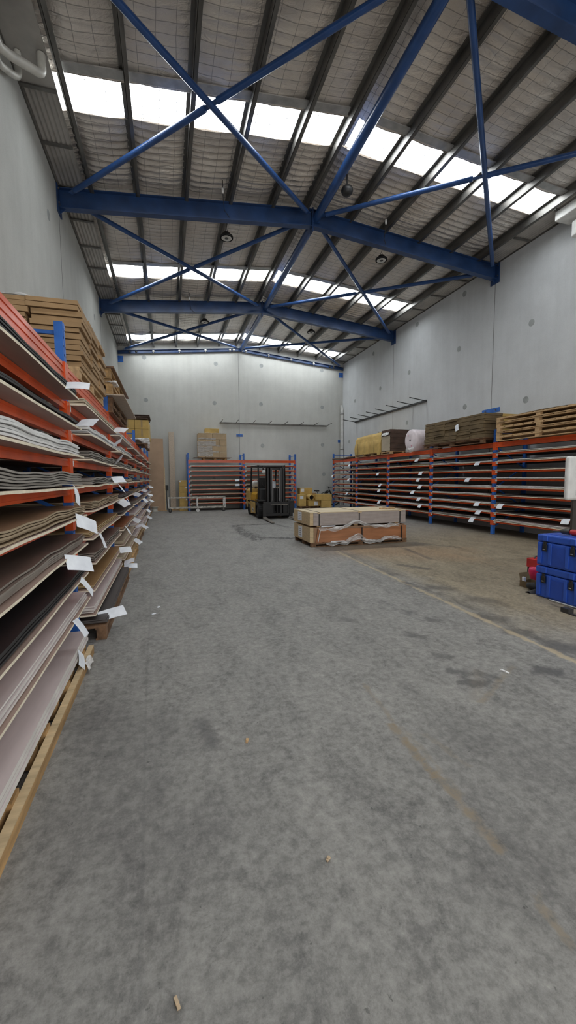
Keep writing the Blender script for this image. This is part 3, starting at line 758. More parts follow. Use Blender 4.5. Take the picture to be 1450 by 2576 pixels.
# ------------------------------------------------------------------ pallets
def pallet(x0, x1, y0, y1, z0, label, mat='pallet', h=.14, along='y', nb=3, boards=7, group='wooden pallets', bottom=True):
    """deck boards run along x, stringer boards and blocks along y (or swapped)"""
    t = thing('wooden_pallet', label, 'pallet', ((x0+x1)/2, (y0+y1)/2, z0), group)
    tb = .018
    def B(m, u0, u1, v0, v1, za, zb_):
        if along == 'y': m.box(u0, u1, v0, v1, za, zb_)
        else: m.box(v0, v1, u0, u1, za, zb_)
    U0, U1, V0, V1 = (x0, x1, y0, y1) if along == 'y' else (y0, y1, x0, x1)
    us = [U0+.05, (U0+U1)/2, U1-.05]
    vs = [V0+.06+(V1-V0-.12)*i/(nb-1) for i in range(nb)]
    ins = .012
    for u in us:
        if bottom: part('bottom_board', mat, t, lambda m: B(m, u-.05, u+.05, V0, V1, z0, z0+tb))
        for v in vs:
            part('block', mat, t, lambda m: B(m, u-.045+rnd(-.006,.006), u+.045, v-.06, v+.06, z0+(tb if bottom else 0), z0+h-2*tb))
        part('stringer_board', mat, t, lambda m: B(m, u-.05, u+.05, V0, V1, z0+h-2*tb, z0+h-tb))
    w = (V1-V0)/boards*.82
    for i in range(boards):
        v = V0+(V1-V0-w)*i/(boards-1)
        part('deck_board', mat, t, lambda m: B(m, U0, U1, v, v+w, z0+h-tb, z0+h))
    return t
t = pallet(-1.9, -.755, 1.45, 3.98, .012, 'wooden pallet on floor under mauve sheets, nearest bay of left rack', boards=9, nb=6, h=.136, bottom=False)
part('edge_stringer', ['pallet', 'pinel'], t, lambda m: (m.box(-.735, -.695, 1.45, 3.98, .0, .074, 0), m.box(-.737, -.693, 1.45, 3.98, .074, .082, 1)))
for y in (1.6, 2.1, 2.65, 3.2, 3.75): part('edge_block', 'pallet', t, lambda m: m.box(-.80, -.737, y-.05, y+.05, .002, .108))
part('base_board', 'palletd', t, lambda m: m.box(-1.9, -.80, 1.45, 3.98, .0, .0115))
for k in range(1, 7):
    x1 = [0, -.63, -.66, -.70, -.72, -.74, -.74][k]
    y0 = 4.3 if k == 1 else 1.56+2.8*k
    pallet(-1.85, x1, y0, y0+2.45+(.15 if k == 1 else 0), .0, 'wooden pallet on floor under sheets, %s of left rack' % BAYL[k], 'pallet' if k % 2 == 0 else 'palletd', boards=8)

# ------------------------------------------------------------------ paper tags
def paper_tag(A, T, wdir, w, label, mat='paper', sag_=.02):
    A, T = Vector(A), Vector(T); d = T-A; wv = Vector(wdir); wv = (wv-d.normalized()*wv.dot(d.normalized())).normalized()*w/2
    nrm = d.cross(wv).normalized()
    if nrm.z < 0: nrm = -nrm
    m = MB()
    def f(u, v): return A+d*v+wv*(2*u-1)+nrm*(sag_*math.sin(PI*v)-.3*sag_*v)
    vs = []
    for o in (0, .0012):
        vs.append([f(u, v)+nrm*o for v in [i/5 for i in range(6)] for u in (0, 1)])
    q = [(2*i, 2*i+1, 2*i+3, 2*i+2) for i in range(5)]
    m.add(vs[1], q, 0, True); m.add(vs[0], [tuple(reversed(x)) for x in q], 0, True)
    ring = [0, 2, 4, 6, 8, 10, 11, 9, 7, 5, 3, 1]
    allv = [vs[1][i] for i in ring]+[vs[0][i] for i in ring]; n_ = 12
    m.add(allv, [(i, (i+1) % n_, n_+(i+1) % n_, n_+i) for i in range(n_)], 0)
    return tag(m.build('hanging_tag', mat), label, 'tag', 'white paper tags on the racks')
TL = [(3.70,1.535,-.70,3.64,1.40),(3.66,1.27,-.60,3.84,1.18),(3.25,1.0,-.58,3.42,.94),(3.72,.76,-.64,3.75,.62),(3.43,.51,-.64,3.41,.38),(3.57,.19,-.70,3.47,.10),(4.77,1.02,-.66,4.73,.86),
(6.73,1.53,-.64,6.60,1.42),(6.10,1.59,-.58,6.2,1.60),(6.85,1.27,-.60,6.72,1.19),(7.95,1.26,-.66,7.93,1.13),(7.61,.77,-.64,7.45,.66),(6.57,.52,-.56,6.62,.52),(7.13,.21,-.56,7.09,.27),(7.1,.17,-.52,7.12,.16),(4.5,.17,-.48,4.62,.19),
(9.25,.75,-.58,9.05,.70),(9.32,.30,-.58,9.18,.22),(12.3,.27,-.58,12.15,.2),(9.82,.50,-.56,9.76,.56),(9.7,1.275,-.58,9.5,1.24),(12.8,1.28,-.58,12.6,1.24),(15.2,.52,-.60,15.08,.43),(15.2,.29,-.58,15.05,.2),(13.27,1.0,-.60,13.15,.89),(16.4,1.01,-.55,16.5,.97),(17.6,.75,-.56,17.5,.66),(17.6,1.28,-.56,17.7,1.25),
(3.55,2.325,-.56,3.56,2.33),(3.93,2.085,-.57,3.86,2.09),(6.26,2.06,-.60,6.18,2.15),(6.36,1.81,-.60,6.22,1.92),(6.52,2.33,-.55,6.42,2.31)]
seen = {}
rows = []
for y, z, tx, ty, tz in TL:
    k = min(6, max(0, int((y-1.38)/2.8)))
    lv = min(range(1, 10), key=lambda i: abs((LEVL[i]+.02 if i < 9 else .17)-z))
    rows.append((k, lv, y, z, tx, ty, tz)); seen[(k, lv)] = seen.get((k, lv), 0)+1
cnt = {}
for k, lv, y, z, tx, ty, tz in rows:
    if seen[(k, lv)] > 1:
        cnt[(k, lv)] = cnt.get((k, lv), 0)+1
        c = {2: ['first', 'other'], 3: ['first', 'second', 'third']}.get(seen[(k, lv)], ORD)[cnt[(k, lv)]-1]+' '
    else: c = ''
    blue = (k, lv) in ((0, 4), (0, 9))
    lab = '%swhite paper tag at sheet edge, %s, %s of left rack' % (c, LVN[lv], BAYL[k])
    if (k, lv) == (0, 4): lab = 'pale paper tag hanging straight down from fourth shelf down, nearest bay of left rack'
    if (k, lv) == (0, 9): lab = 'paper tag with cyan print at the floor pallet, nearest bay of left rack'
    dn = abs(tx+.72) < .09
    paper_tag((-.725, y, z), (tx, ty, tz), (.1, .8, .55) if not dn else (0, 1, 0), .125 if k < 2 else .10, lab, sag_=.006)

# right rack facing -X
UPR = [6.3, 9.09, 11.88, 14.69, 17.55, 20.37]
LEVR = [2.52, 2.225, 1.995, 1.76, 1.525, 1.29, 1.075, .835, .605, .375]
RX = 8.62
mapR = lambda u, v, z: (RX+v, u, z)
BAYR = ['nearest bay', 'second bay', 'middle bay', 'fourth bay', 'farthest bay']
boardsR = [(k, z, UPR[k]+.07, UPR[k+1]-.07, .002) for k in range(5) for z in LEVR[1:]]
rack((9.15, 13.3, 0), 'orange and blue pallet rack of flat sheets along the right wall', None, UPR, LEVR, .13, .045, 2.88, 1.1, boardsR, mapR, skip_beam=(), stick='hi', hang=.035)
# back rack facing -Y
UPB = [1.03, 3.79, 6.56]
YK = 20.6
mapB = lambda u, v, z: (u, YK+v, z)
boardsB = [(k, z, UPB[k]+.07, UPB[k+1]-.07, .002) for k in range(2) for z in LEVR[1:]]
rack((3.8, 21.1, 0), 'orange and blue pallet rack of sheets against the back wall', None, UPB, LEVR, .13, .045, 2.86, 1.05, boardsB, mapB, stick='lo', hang=.035)
PR = {0: ['white','white','charcoal','white','white','charcoal','charcoal','charcoal','mauve'],
      1: ['white','white','charcoal','white','white','white','white','white','grey'],
      2: ['beige','golden','golden','white','white','grey','white','white','brown'],
      3: ['grey','brown','brown','taupe','brown','beige','grey','brown','mauve'],
      4: ['brown','brown','taupe','brown','beige','beige','brown','brown','rust']}
SN = ['top shelf'] + ['%s shelf down' % ORD[i] for i in range(1, 8)] + ['bottom shelf']
def flat_sheet(mp, u0, u1, v0, v1, z, th, col, label, grp):
    ph = rnd(0, 6)
    m = MB(); m.slab(lambda p, q: mp(u0+(u1-u0)*q, v0+(v1-v0)*p, z+th+.004*(1+math.sin(6*q+ph))*(1-p)), th, 2, 14, 0, 1, 0)
    tag(m.build('laminate_sheet', ['t_'+col, 'e_'+col]), label, 'sheet', grp)
for k in range(5):
    for i in range(9):
        col = PR[k][i]
        n = 2 if (k < 2 and i in (4, 8)) else 1
        for j in range(n):
            d = '%s laminate sheet, %s%s, %s of right rack' % (col, '' if n == 1 else ['lower of two, ', 'upper of two, '][j], SN[i], BAYR[k])
            flat_sheet(mapR, UPR[k]+.09+.06*j, UPR[k+1]-.1-rnd(0, .12), -.03, 1.0, LEVR[i+1]+.025+j*.024, .015 if n == 2 else .018, col, d, 'flat sheets in the right rack')
for k in range(2):
    for i in range(9):
        col = [['white','beige','grey','brown','beige','brown','brown','brown','rust'], ['white','grey','beige','beige','brown','beige','grey','beige','rust']][k][i]
        flat_sheet(mapB, UPB[k]+.09, UPB[k+1]-.1-rnd(0, .2), -.03, .95, LEVR[i+1]+.025, .018, col,
                   '%s laminate sheet, %s, %s of back wall rack' % (col, SN[i], ['left bay', 'right bay behind the forklift'][k]), 'flat sheets in the back rack')
TR = [(9.59,2.0),(9.97,1.50),(9.57,.83),(9.50,.60),(9.75,.37),(8.72,.83),(6.85,.60),(18.10,2.22),(18.16,1.52),(18.38,.83),(15.31,1.76),(15.10,1.29),(15.18,1.08),(15.17,.60),(12.29,1.76),(12.32,1.29),(12.77,1.08),(12.38,.84),(12.30,.60),(12.42,1.53),(12.54,2.225)]
for y, z in TR:
    k = next(i for i in range(5) if UPR[i] <= y < UPR[i+1]); i = min(range(9), key=lambda i: abs(LEVR[i+1]-z))
    zz = LEVR[i+1]+.035
    paper_tag((RX-.04, y, zz), (RX-.15, y+rnd(-.02, .02), zz-.10-rnd(0, .03)), (0, 1, 0), .19, 'white paper tag drooping from %s, %s of right rack' % (SN[i], BAYR[k]), sag_=.02)
for z, i in ((1.525, 3), (1.29, 4)):
    paper_tag((3.42, YK-.04, z+.03), (3.43, YK-.10, z-.07), (1, 0, 0), .22, 'white paper tag drooping from %s, left bay of back wall rack' % SN[i], sag_=.01)
paper_tag((RX-.01, 20.39, 1.72), (RX-.04, 20.4, 1.6), (0, 1, 0), .2, 'white paper tag taped to the farthest post of the right rack')

# ------------------------------------------------------------------ goods on top of the left rack
pallet(-2.0, -.84, 4.78, 6.45, 2.645, 'pine pallet under the tall carton stack on top of left rack', 'pine', h=.13)
def carton_flat(x0, x1, y0, y1, z, th, label, cat_grp, mats, tape=False):
    dx, dy = rnd(-.022, .022), rnd(-.02, .02); m = MB()
    dz = rnd(0, .004)
    m.slab(lambda p, q: (x0+(x1-x0)*p+dx, y0+(y1-y0)*q+dy, z+th-.005+dz*math.sin(PI*q)), th-.010, 2, 4, 0, 1, 0)
    t = m.build('flat_carton', mats)
    tag(t, label, 'carton', cat_grp)
    return t
cx = [(-1.99, -1.67), (-1.665, -1.295), (-1.285, -.81)]
cy = [(4.8, 5.36), (5.37, 5.92), (5.93, 6.46)]
HS = [.055, .062, .05, .06, .055, .066, .05, .058, .05, .062, .055, .052]
CN = ['wall side', 'middle', 'aisle side']
RN = ['nearest', 'middle', 'farthest']
for ci, (xa, xb) in enumerate(cx):
    for ri, (ya, yb) in enumerate(cy):
        z = 2.776
        for li, h in enumerate(HS):
            hh = h*(1+.12*math.sin(ci*3+ri*5+li*2)) if False else h
            carton_flat(xa, xb-.004, ya, yb, z, hh, 'flattened brown carton, %s layer up, %s row, %s column, tall stack on left rack' % (ORD[li], RN[ri], CN[ci]),
                        'flattened cartons stacked on the left rack', ['card', 'card', ])
            z += hh
# crumpled clear film on that stack
def crumple(name, mats, x0, x1, y0, y1, z, amp, label, cat, nx=16, ny=12, seed=1, skirt=.0):
    rr = random.Random(seed)
    ph = [(rr.uniform(6, 22), rr.uniform(6, 22), rr.uniform(0, 6), rr.uniform(.3, 1)) for _ in range(6)]
    def f(u, v):
        e = max(abs(2*u-1), abs(2*v-1))
        h = sum(a*math.sin(p*u+q*v+r) for p, q, r, a in ph)/3
        return (x0+(x1-x0)*u+.012*math.sin(17*v), y0+(y1-y0)*v+.012*math.sin(15*u), z+amp*(.55+.5*h)*(1-e**4)-skirt*max(0, e-.8)*5+.002)
    m = MB(); m.slab(f, .0015, nx, ny, 0, 0, 0, True)
    return tag(m.build(name, mats), label, cat)
ztop = 2.776+sum(HS)
crumple('plastic_film', 'filmw', -1.95, -1.25, 4.82, 5.5, ztop+.004, .10, 'crumpled clear film on top of the tall carton stack, left rack', 'film', seed=3)

# second load: pallets, chipboard, plywood
pallet(-1.95, -.78, 6.95, 9.3, 2.645, 'dark pallet lying directly on the left rack, bottom of its pile', 'palletd', h=.12)
pallet(-1.95, -.78, 7.0, 9.35, 2.766, 'dark pallet second from bottom of the pile on left rack', 'palletd', h=.12)
b = MB(); b.box(-1.85, -.60, 6.85, 9.45, 2.888, 2.906); tag(b.build('chipboard_sheet', 'chip'), 'beige chipboard sheet jutting out from the pallet pile on left rack', 'board')
pallet(-1.95, -.76, 6.85, 9.2, 2.908, 'brown pallet resting on the jutting chipboard sheet', 'pallet', h=.15)
for i, (x, dy) in enumerate(((-.84, 0), (-1.1, .05), (-1.5, -.03))):
    b = MB(); b.box(x-.05, x+.05, 6.9+dy, 9.2+dy, 3.06, 3.13); tag(b.build('timber_batten', 'pine'), 'pine batten laid between two pallets, %s, pile on left rack' % ['aisle side', 'middle', 'wall side'][i], 'batten', 'battens between pallets on the left rack')
pallet(-1.95, -.77, 6.82, 9.2, 3.132, 'brown pallet below the plywood topping the pile on left rack', 'pallet', h=.15)
b = MB(); b.box(-1.95, -.72, 6.78, 9.3, 3.285, 3.305); tag(b.build('plywood_sheet', 'brown_' if False else 't_brown'), 'dark brown plywood sheet topping the pallet pile on left rack', 'board')
crumple('plastic_film', 'filmw', -.86, -.70, 6.84, 7.2, 3.10, .03, 'scrap of white film caught between pallets on left rack', 'film', 8, 8, 5, .02)

# third load: yellow cartons over wrapped bundle
pallet(-1.75, -.58, 14.3, 16.2, 2.645, 'dark pallet under yellow cartons at far end of left rack', 'palletd', h=.13)
b = MB(); b.box(-1.75, -.62, 14.5, 16.1, 2.78, 2.955)
t = thing('wrapped_bundle', 'brown bundle in torn white film under the yellow cartons, left rack', 'bundle', (-1.15, 15.3, 2.776))
b.build('bundle', 'card_b', t)
def fdrape(u, v):
    return (-1.35+.82*u+.02*math.sin(9*v), 14.45-.05*math.sin(PI*v)-.03*math.sin(14*u), 2.965-.34*v*(.6+.4*math.sin(7*u+1)))
part('torn_film', 'filmw', t, lambda m: m.slab(fdrape, .002, 14, 8, 0, 0, 0, True))
part('torn_film', 'filmw', t, lambda m: m.slab(lambda u, v: (-.60+.05*math.sin(PI*v)+.015*math.sin(12*u), 14.45+1.2*u, 2.965-.36*v*(.6+.4*math.sin(5*u))), .002, 14, 8, 0, 0, 0, True))
for r in range(2):
    for c in range(2):
        for l in range(2):
            x0 = -1.42+.445*c; y0 = 14.55+.75*r; z0 = 2.975+.30*l
            t = thing('yellow_carton', 'yellow carton, %s %s of the %s row, far end of left rack' % (['lower', 'upper'][l], ['wall side', 'aisle side'][c], ['front', 'back'][r]), 'carton', (x0+.22, y0+.36, z0), 'yellow cartons on the left rack')
            part('carton_body', 'card_y', t, lambda m: m.box(x0, x0+.435, y0, y0+.735, z0, z0+.295), .006)
            part('tape_strip', 'tape', t, lambda m: m.box(x0+.19, x0+.245, y0-.002, y0, z0+.05, z0+.295))
for i in range(3):
    b = MB(); b.slab(lambda u, v: (-1.4+.84*u+.03*i, 14.5+1.3*v, 3.612+.045*i+.03+.008*u*math.sin(3*v+i)), .028, 4, 4); tag(b.build('folded_cardboard', ['card_b', 'card_b']), 'folded dark cardboard on yellow cartons, %s of three layers' % ['lowest', 'middle', 'top'][i], 'cardboard', 'folded cardboard on the yellow cartons')

# ------------------------------------------------------------------ goods on top of the right rack
ZT = 2.525
pallet(8.33, 9.5, 9.2, 11.85, ZT, 'dark pallet under the dark brown carton stack on right rack', 'palletd', h=.12)
b = MB(); b.box(8.30, 9.55, 9.12, 11.9, ZT+.122, ZT+.14); tag(b.build('base_board', 't_brown'), 'thin brown board under the dark carton stack on right rack', 'board')
ccy = [(9.17, 9.72), (9.725, 10.27), (10.275, 10.81), (10.815, 11.33), (11.335, 11.84)]
HR = [.055, .07, .12, .08, .10, .06, .11, .075]
for ci, (ya, yb) in enumerate(ccy):
    for ri, (xa, xb) in enumerate(((8.33, 8.93), (8.94, 9.5))):
        z = ZT+.143
        ks = random.sample(range(8), 8)
        for li in range(8):
            h = HR[ks[li]]
            if ri == 1 and li == 0: pass
            carton_flat(xa+rnd(-.01, .012), xb, ya, yb, z, h, 'dark flattened carton, %s layer up, %s column from camera, %s row, right rack' % (ORD[li], ORD[ci], ['aisle', 'wall'][ri]),
                        'dark flattened cartons on the right rack', ['card_d', 'card_d' if ri == 0 else 'card_y'])
            z += h
paper_tag((8.31, 10.25, 3.14), (8.29, 10.2, 2.96), (0, 1, 0), .14, 'white paper tag taped to the dark carton stack on right rack', sag_=.004)
HP = .12
for i in range(5):
    o = [.0, .03, -.02, .04, .0][i]
    pallet(8.36+.02*(i % 2), 9.55, 6.3+o, 8.78+o*.8, ZT+HP*i+.001*i, '%s pine pallet in the stack of five on right rack' % ['bottom', 'second from bottom', 'middle', 'second from top', 'top'][i], 'pine', h=HP, nb=3, boards=9, group='stack of pine pallets on the right rack')
b = MB(); b.slab(lambda u, v: (8.5+1.1*u, 6.5+2.0*v, ZT+5*HP+.018+.03*math.sin(PI*v)), .012, 3, 8); tag(b.build('folded_cardboard', ['card_d', 'card_d']), 'thin dark cardboard sheet on top of the pine pallet stack', 'cardboard')
# bubble wrap roll
t = thing('bubble_wrap_roll', 'big roll of pinkish white bubble wrap on the right rack', 'roll', (8.95, 12.75, ZT))
rc = (8.36, 12.72, ZT+.385)
part('roll_body', 'pinkfilm', t, lambda m: m.lathe(rc, (1,0,0), [(0, .02), (-.012, .1), (-.012, .2), (.0, .33), (.02, .37), (.06, .383), (1.1, .383), (1.14, .35), (1.15, .05)], 40))
part('core_hole', 'hole', t, lambda m: m.lathe((8.345, 12.72, ZT+.385), (1,0,0), [(0, .035), (.0, .0)], 16))
for dy, dz in ((.12, .17), (-.09, -.2)):
    part('pink_label', 'pink', t, lambda m: m.lathe((8.346, 12.72+dy, ZT+.385+dz), (1,0,0), [(.003, .035), (0, .028), (0, .0)], 7))
part('loose_film', 'film', t, lambda m: m.slab(lambda u, v: (8.33-.02*math.sin(PI*v)+.02*math.sin(9*u), 12.45+.5*u, ZT+.12-.16*v+.02*math.sin(11*u)), .002, 14, 8, 0, 0, 0, True))
# bundle of boards and the yellow wrapped load
pallet(8.5, 9.6, 14.25, 17.45, ZT, 'pale pallet under the yellow wrapped load on right rack', 'pine', h=.11, nb=5)
t = thing('board_bundle', 'dark brown bundle of boards beside yellow wrapped load, right rack', 'bundle', (9.1, 14.6, ZT+.11))
def fan(m):
    z = ZT+.112
    for i in range(16):
        d = .02*math.sin(i*1.3); m.box(8.5+.012*math.sin(i*2.1), 9.58+d*.5, 14.3+.012*math.sin(i*1.7), 14.98, z, z+.052); z += .0535
part('boards', 'card_b', t, fan)
part('pale_wrapper', 'beige' if False else 't_beige', t, lambda m: m.box(8.485, 8.497, 14.32, 14.97, ZT+.13, ZT+.72))
part('crumpled_film', 'filmw', t, lambda m: m.slab(lambda u, v: (8.44+.5*v*v+.015*math.sin(14*u), 14.36+.6*u, ZT+.74+.25*math.sin(v*PI/2)+.02*math.sin(11*u+5*v)), .002, 12, 8, 0, 0, 0, True))
t = thing('wrapped_load', 'load wrapped in yellow kraft paper on the right rack', 'load', (9.05, 16.2, ZT+.11))
YW = [(8.46, ZT+.10), (8.44, ZT+.4), (8.48, ZT+.62), (8.5, ZT+.66), (8.49, ZT+.80), (8.56, ZT+.93), (9.5, ZT+.96), (9.55, ZT+.1)]
def ywrap(m):
    n_ = 9; rows_ = []
    for i in range(n_):
        y = 15.02+2.35*i/(n_-1); k2 = 1-.05*max(0, i-5)/3
        rows_.append([(x+.012*math.sin(i*2+j), y, ZT+.1+(z-ZT-.1)*(k2+.01*math.sin(i*1.9))) for j, (x, z) in enumerate(YW)])
    q = len(YW); vs = [v for r in rows_ for v in r]
    m.add(vs, [(i*q+j, (i+1)*q+j, (i+1)*q+j+1, i*q+j+1) for i in range(n_-1) for j in range(q-1)], 0, True)
    m.add(rows_[0], [tuple(range(q))], 0); m.add(rows_[-1], [tuple(reversed(range(q)))], 0)
part('kraft_wrap', 'card_y', t, ywrap)
for y in (15.5, 15.95, 17.0): part('seam', 'card_d', t, lambda m: m.box(8.42, 8.432, y-.006, y+.006, ZT+.12, ZT+.6))
part('hanging_flap', 'card_y', t, lambda m: m.box(8.43, 8.445, 15.03, 15.25, ZT+.0, ZT+.5))
b = MB(); b.slab(lambda u, v: (8.55+1.0*u, 17.62+2.7*v, ZT+.03+.045+.02*math.sin(9*v)), .045, 3, 14); tag(b.build('bowed_board', ['t_brown', 't_brown']), 'bowed dark brown board on top of the farthest bay, right rack', 'board')

# ------------------------------------------------------------------ goods on top of the back rack
pallet(1.75, 2.95, 20.68, 21.5, 2.525, 'reddish pallet under wrapped cartons on the back rack', 'pallet', h=.11, along='x', boards=5)
b = MB(); b.box(1.3, 3.2, 20.62, 21.55, 2.637, 2.65); tag(b.build('base_board', 't_brown'), 'thin brown board between pallet and wrapped cartons, back rack', 'board')
rowsC = [(2.655, [0, .25, .5, .75, 1]), (2.955, [0, .5, 1]), (3.255, [0, .25, .5, .75, 1]), (3.555, [0, .5, 1])]
for li, (z0, cs) in enumerate(rowsC):
    for ci in range(len(cs)-1):
        x0, x1 = 1.53+1.42*cs[ci], 1.53+1.42*cs[ci+1]
        t = thing('brown_carton', 'brown carton, %s from left in %s row, film wrapped block on back rack' % (ORD[ci], ['bottom', 'second', 'third', 'top'][li]), 'carton', ((x0+x1)/2, 21.05, z0), 'wrapped cartons on the back rack')
        part('carton_body', 'card_p', t, lambda m: m.box(x0+.004, x1-.004, 20.68, 21.45, z0, z0+.295), .006)
        part('tape_strip', 'tape', t, lambda m: m.box(x0+.01, x1-.01, 20.677, 20.68, z0+.25, z0+.285))
t = thing('stretch_film', 'glossy stretch film around the carton block on the back rack', 'film', (2.2, 20.66, 2.66))
for i, (z0, z1, xa, xb) in enumerate(((2.70, 2.88, 1.5, 2.25), (2.98, 3.2, 1.5, 2.22), (3.26, 3.46, 1.5, 2.4), (3.55, 3.62, 1.55, 2.4), (2.9, 2.96, 1.5, 2.55), (3.22, 3.25, 1.52, 2.6))):
    part('film_band', 'filmw', t, lambda m: m.slab(lambda u, v: (xa+(xb-xa)*u, 20.655+.008*math.sin(9*u+i), z0+(z1-z0)*v+.012*math.sin(7*u+2*i)), .001, 18, 4, 0, 0, 0, True))
part('film_rim', 'filmw', t, lambda m: m.slab(lambda u, v: (1.52+1.44*u, 20.66+.1*v, 3.868+.012*math.sin(23*u)), .008, 20, 3, 0, 0, 0, True))
t = thing('brown_carton', 'single small carton lying on top of the wrapped block, back rack', 'carton', (2.25, 21, 3.87))
part('carton_body', 'card_y', t, lambda m: m.box(1.9, 2.6, 20.80, 21.25, 3.852, 4.10), .006)
part('tape_strip', 'tape', t, lambda m: m.box(1.92, 2.58, 20.95, 21.0, 4.10, 4.102))

# ------------------------------------------------------------------ by the back wall
def lean(y0, y1, z0, z1, x0, x1, th, name, mats, label, cat):
    b = MB(); b.add([(x0, y0, z0), (x1, y0, z0), (x1, y1, z1), (x0, y1, z1), (x0, y0+th, z0), (x1, y0+th, z0), (x1, y1+th, z1), (x0, y1+th, z1)],
                    [(0,1,2,3), (7,6,5,4), (0,4,5,1), (1,5,6,2), (2,6,7,3), (3,7,4,0)])
    return tag(b.build(name, mats), label, cat)
lean(21.2, 21.55, .03, 3.62, -.85, -.135, .018, 'fibreboard_panel', 'mdf', 'tall brown fibreboard panel leaning on back wall by left rack', 'board')
lean(21.24, 21.6, .03, 2.2, -.85, -.09, .018, 'fibreboard_panel', 'pinel', 'shorter pale panel behind the tall brown fibreboard panel', 'board')
b = MB(); b.box(-.95, -.05, 21.1, 21.45, 0, .028); tag(b.build('floor_board', 'pine'), 'flat pine board on floor under the leaning fibreboard', 'board')
lean(21.33, 21.7, .16, 3.98, .14, .41, .045, 'timber_plank', 'chip', 'tall narrow pale plank leaning against the back wall', 'plank')
b = MB(); b.box(.05, .6, 21.25, 21.6, 0, .158); tag(b.build('timber_block', 'pine'), 'low timber block under the leaning plank', 'block')
b = MB(); b.lathe((-.62, 20.95, 0), (0,0,1), [(0, .0), (0, .2), (.02, .2), (.03, .13), (.2, .13), (.21, .2), (.23, .2), (.23, .0)], 20); tag(b.build('cable_spool', 'offw'), 'small pale spool on floor before the fibreboard panel', 'spool')
t = thing('switch_box', 'small black box on back wall beside the leaning plank', 'box', (-.03, 21.74, 1.02))
part('casing', 'blk', t, lambda m: m.box(-.12, .05, 21.70, 21.775, 1.02, 1.27), .008)
part('cable', 'blk', t, lambda m: m.tube([(-.03, 21.76, 1.03), (-.04, 21.755, .6), (-.02, 21.75, .05)], .012, 6))
for i in range(5):
    z0 = .0+.305*i; dx = [.0, .01, -.005, .012, .0][i]
    t = thing('yellow_carton', 'yellowish carton, %s in the stack of five left of the back rack' % ['bottom', 'second from bottom', 'middle', 'second from top', 'top'][i], 'carton', (.78+dx, 21.1, z0), 'carton stack beside the back rack')
    part('carton_body', 'card_y', t, lambda m: m.box(.56+dx, .95+dx, 20.85, 21.35, z0+.001, z0+.303), .006)
    if i in (1, 3, 4): part('paper_label', 'paper', t, lambda m: m.box(*((.58+dx, .66+dx) if i == 4 else (.86+dx, .94+dx)), 20.846, 20.85, z0+.22, z0+.28))
# trolley
t = thing('flat_trolley', 'long low white frame trolley on castors before the back rack', 'trolley', (1.37, 20.15, 0))
ya, yb = 19.85, 20.45
for y in (ya, yb):
    part('top_rail', 'wworn', t, lambda m: m.box(.02, 2.72, y-.02, y+.02, .67, .715))
    part('bottom_rail', 'wworn', t, lambda m: m.box(.03, 2.71, y-.02, y+.02, .19, .235))
    for x in (.04, 1.38, 2.69): part('upright', 'wpaint', t, lambda m: m.box(x-.02, x+.02, y-.019, y+.019, .235, .67))
for x in (.04, .6, 1.2, 1.38, 1.9, 2.69):
    part('cross_bar', 'wworn', t, lambda m: m.box(x-.02, x+.02, ya+.02, yb-.02, .68, .71))
for x in (.04, 1.38, 2.69): part('cross_bar', 'wworn', t, lambda m: m.box(x-.02, x+.02, ya+.02, yb-.02, .195, .23))
for x, y in ((.1, ya), (.1, yb), (2.62, ya), (2.62, yb)):
    c = part('castor', 'blk', t, lambda m: m.tube([(x, y-.02, .075), (x, y+.02, .075)], .074, 18))
    part('fork', 'galv', c, lambda m: (m.box(x-.03, x+.03, y-.03, y-.024, .07, .188), m.box(x-.03, x+.03, y+.024, y+.03, .07, .188), m.box(x-.03, x+.03, y-.03, y+.03, .18, .19)))
part('centre_castor', 'wpaint', t, lambda m: m.tube([(1.38, ya-.02, .085), (1.38, ya+.02, .085)], .083, 18))
part('centre_fork', 'wworn', t, lambda m: m.box(1.36, 1.40, ya-.03, ya+.03, .16, .19))

# cartons right of the forklift
def carton(name, x0, x1, y0, y1, z0, z1, label, mat='card_y', grp=None, paper=None, Rz=0):
    t = thing(name, label, 'carton', ((x0+x1)/2, (y0+y1)/2, z0), grp)
    c = Vector(((x0+x1)/2, (y0+y1)/2, 0)); R = Matrix.Translation(c) @ Matrix.Rotation(Rz, 4, 'Z') @ Matrix.Translation(-c)
    part('carton_body', mat, t, lambda m: m.box(x0, x1, y0, y1, z0+.001, z1), .008, T=R)
    part('tape_strip', 'tape', t, lambda m: m.box((x0+x1)/2-.03, (x0+x1)/2+.03, y0+.01, y1-.01, z1, z1+.0015), T=R)
    if paper: part('paper_label', 'paper', t, lambda m: m.box(paper[0], paper[1], y0-.004, y0-.0005, paper[2], paper[3]), T=R, label='white shipping label')
    return t
pallet(6.65, 7.7, 20.1, 20.55, .0, 'dark pallet on floor under cartons beside the forklift', 'palletd', h=.11, along='x')
carton('brown_carton', 6.62, 6.99, 20.12, 20.6, .115, .74, 'upright carton with white label left of the long cartons', paper=(6.66, 6.84, .5, .66))
carton('brown_carton', 6.9, 7.45, 20.6, 21.1, .0, .72, 'plain carton behind the upright carton by the back wall')
carton('brown_carton', 6.82, 7.5, 20.6, 21.05, .722, 1.06, 'carton with white label topping the group beside the forklift', paper=(6.85, 7.05, .86, 1.02))
t = carton('long_carton', 7.1, 7.75, 20.0, 20.58, .115, .42, 'low carton with blue and white label under the open tube', paper=(7.4, 7.62, .14, .36))
carton('long_carton', 7.77, 8.32, 19.75, 20.6, .03, .42, 'lower of two wide yellow cartons beside the bicycle', Rz=-.12)
carton('long_carton', 7.45, 8.32, 19.75, 20.6, .425, .74, 'upper of two wide yellow cartons beside the bicycle', Rz=-.08)
carton('flat_box', 7.5, 7.8, 20.7, 21.1, .0, .78, 'small carton behind the wide yellow cartons beside the bicycle', 'card')
t = thing('card_tube', 'open brown cardboard tube lying on the low carton', 'tube', (7.22, 20.2, .43))
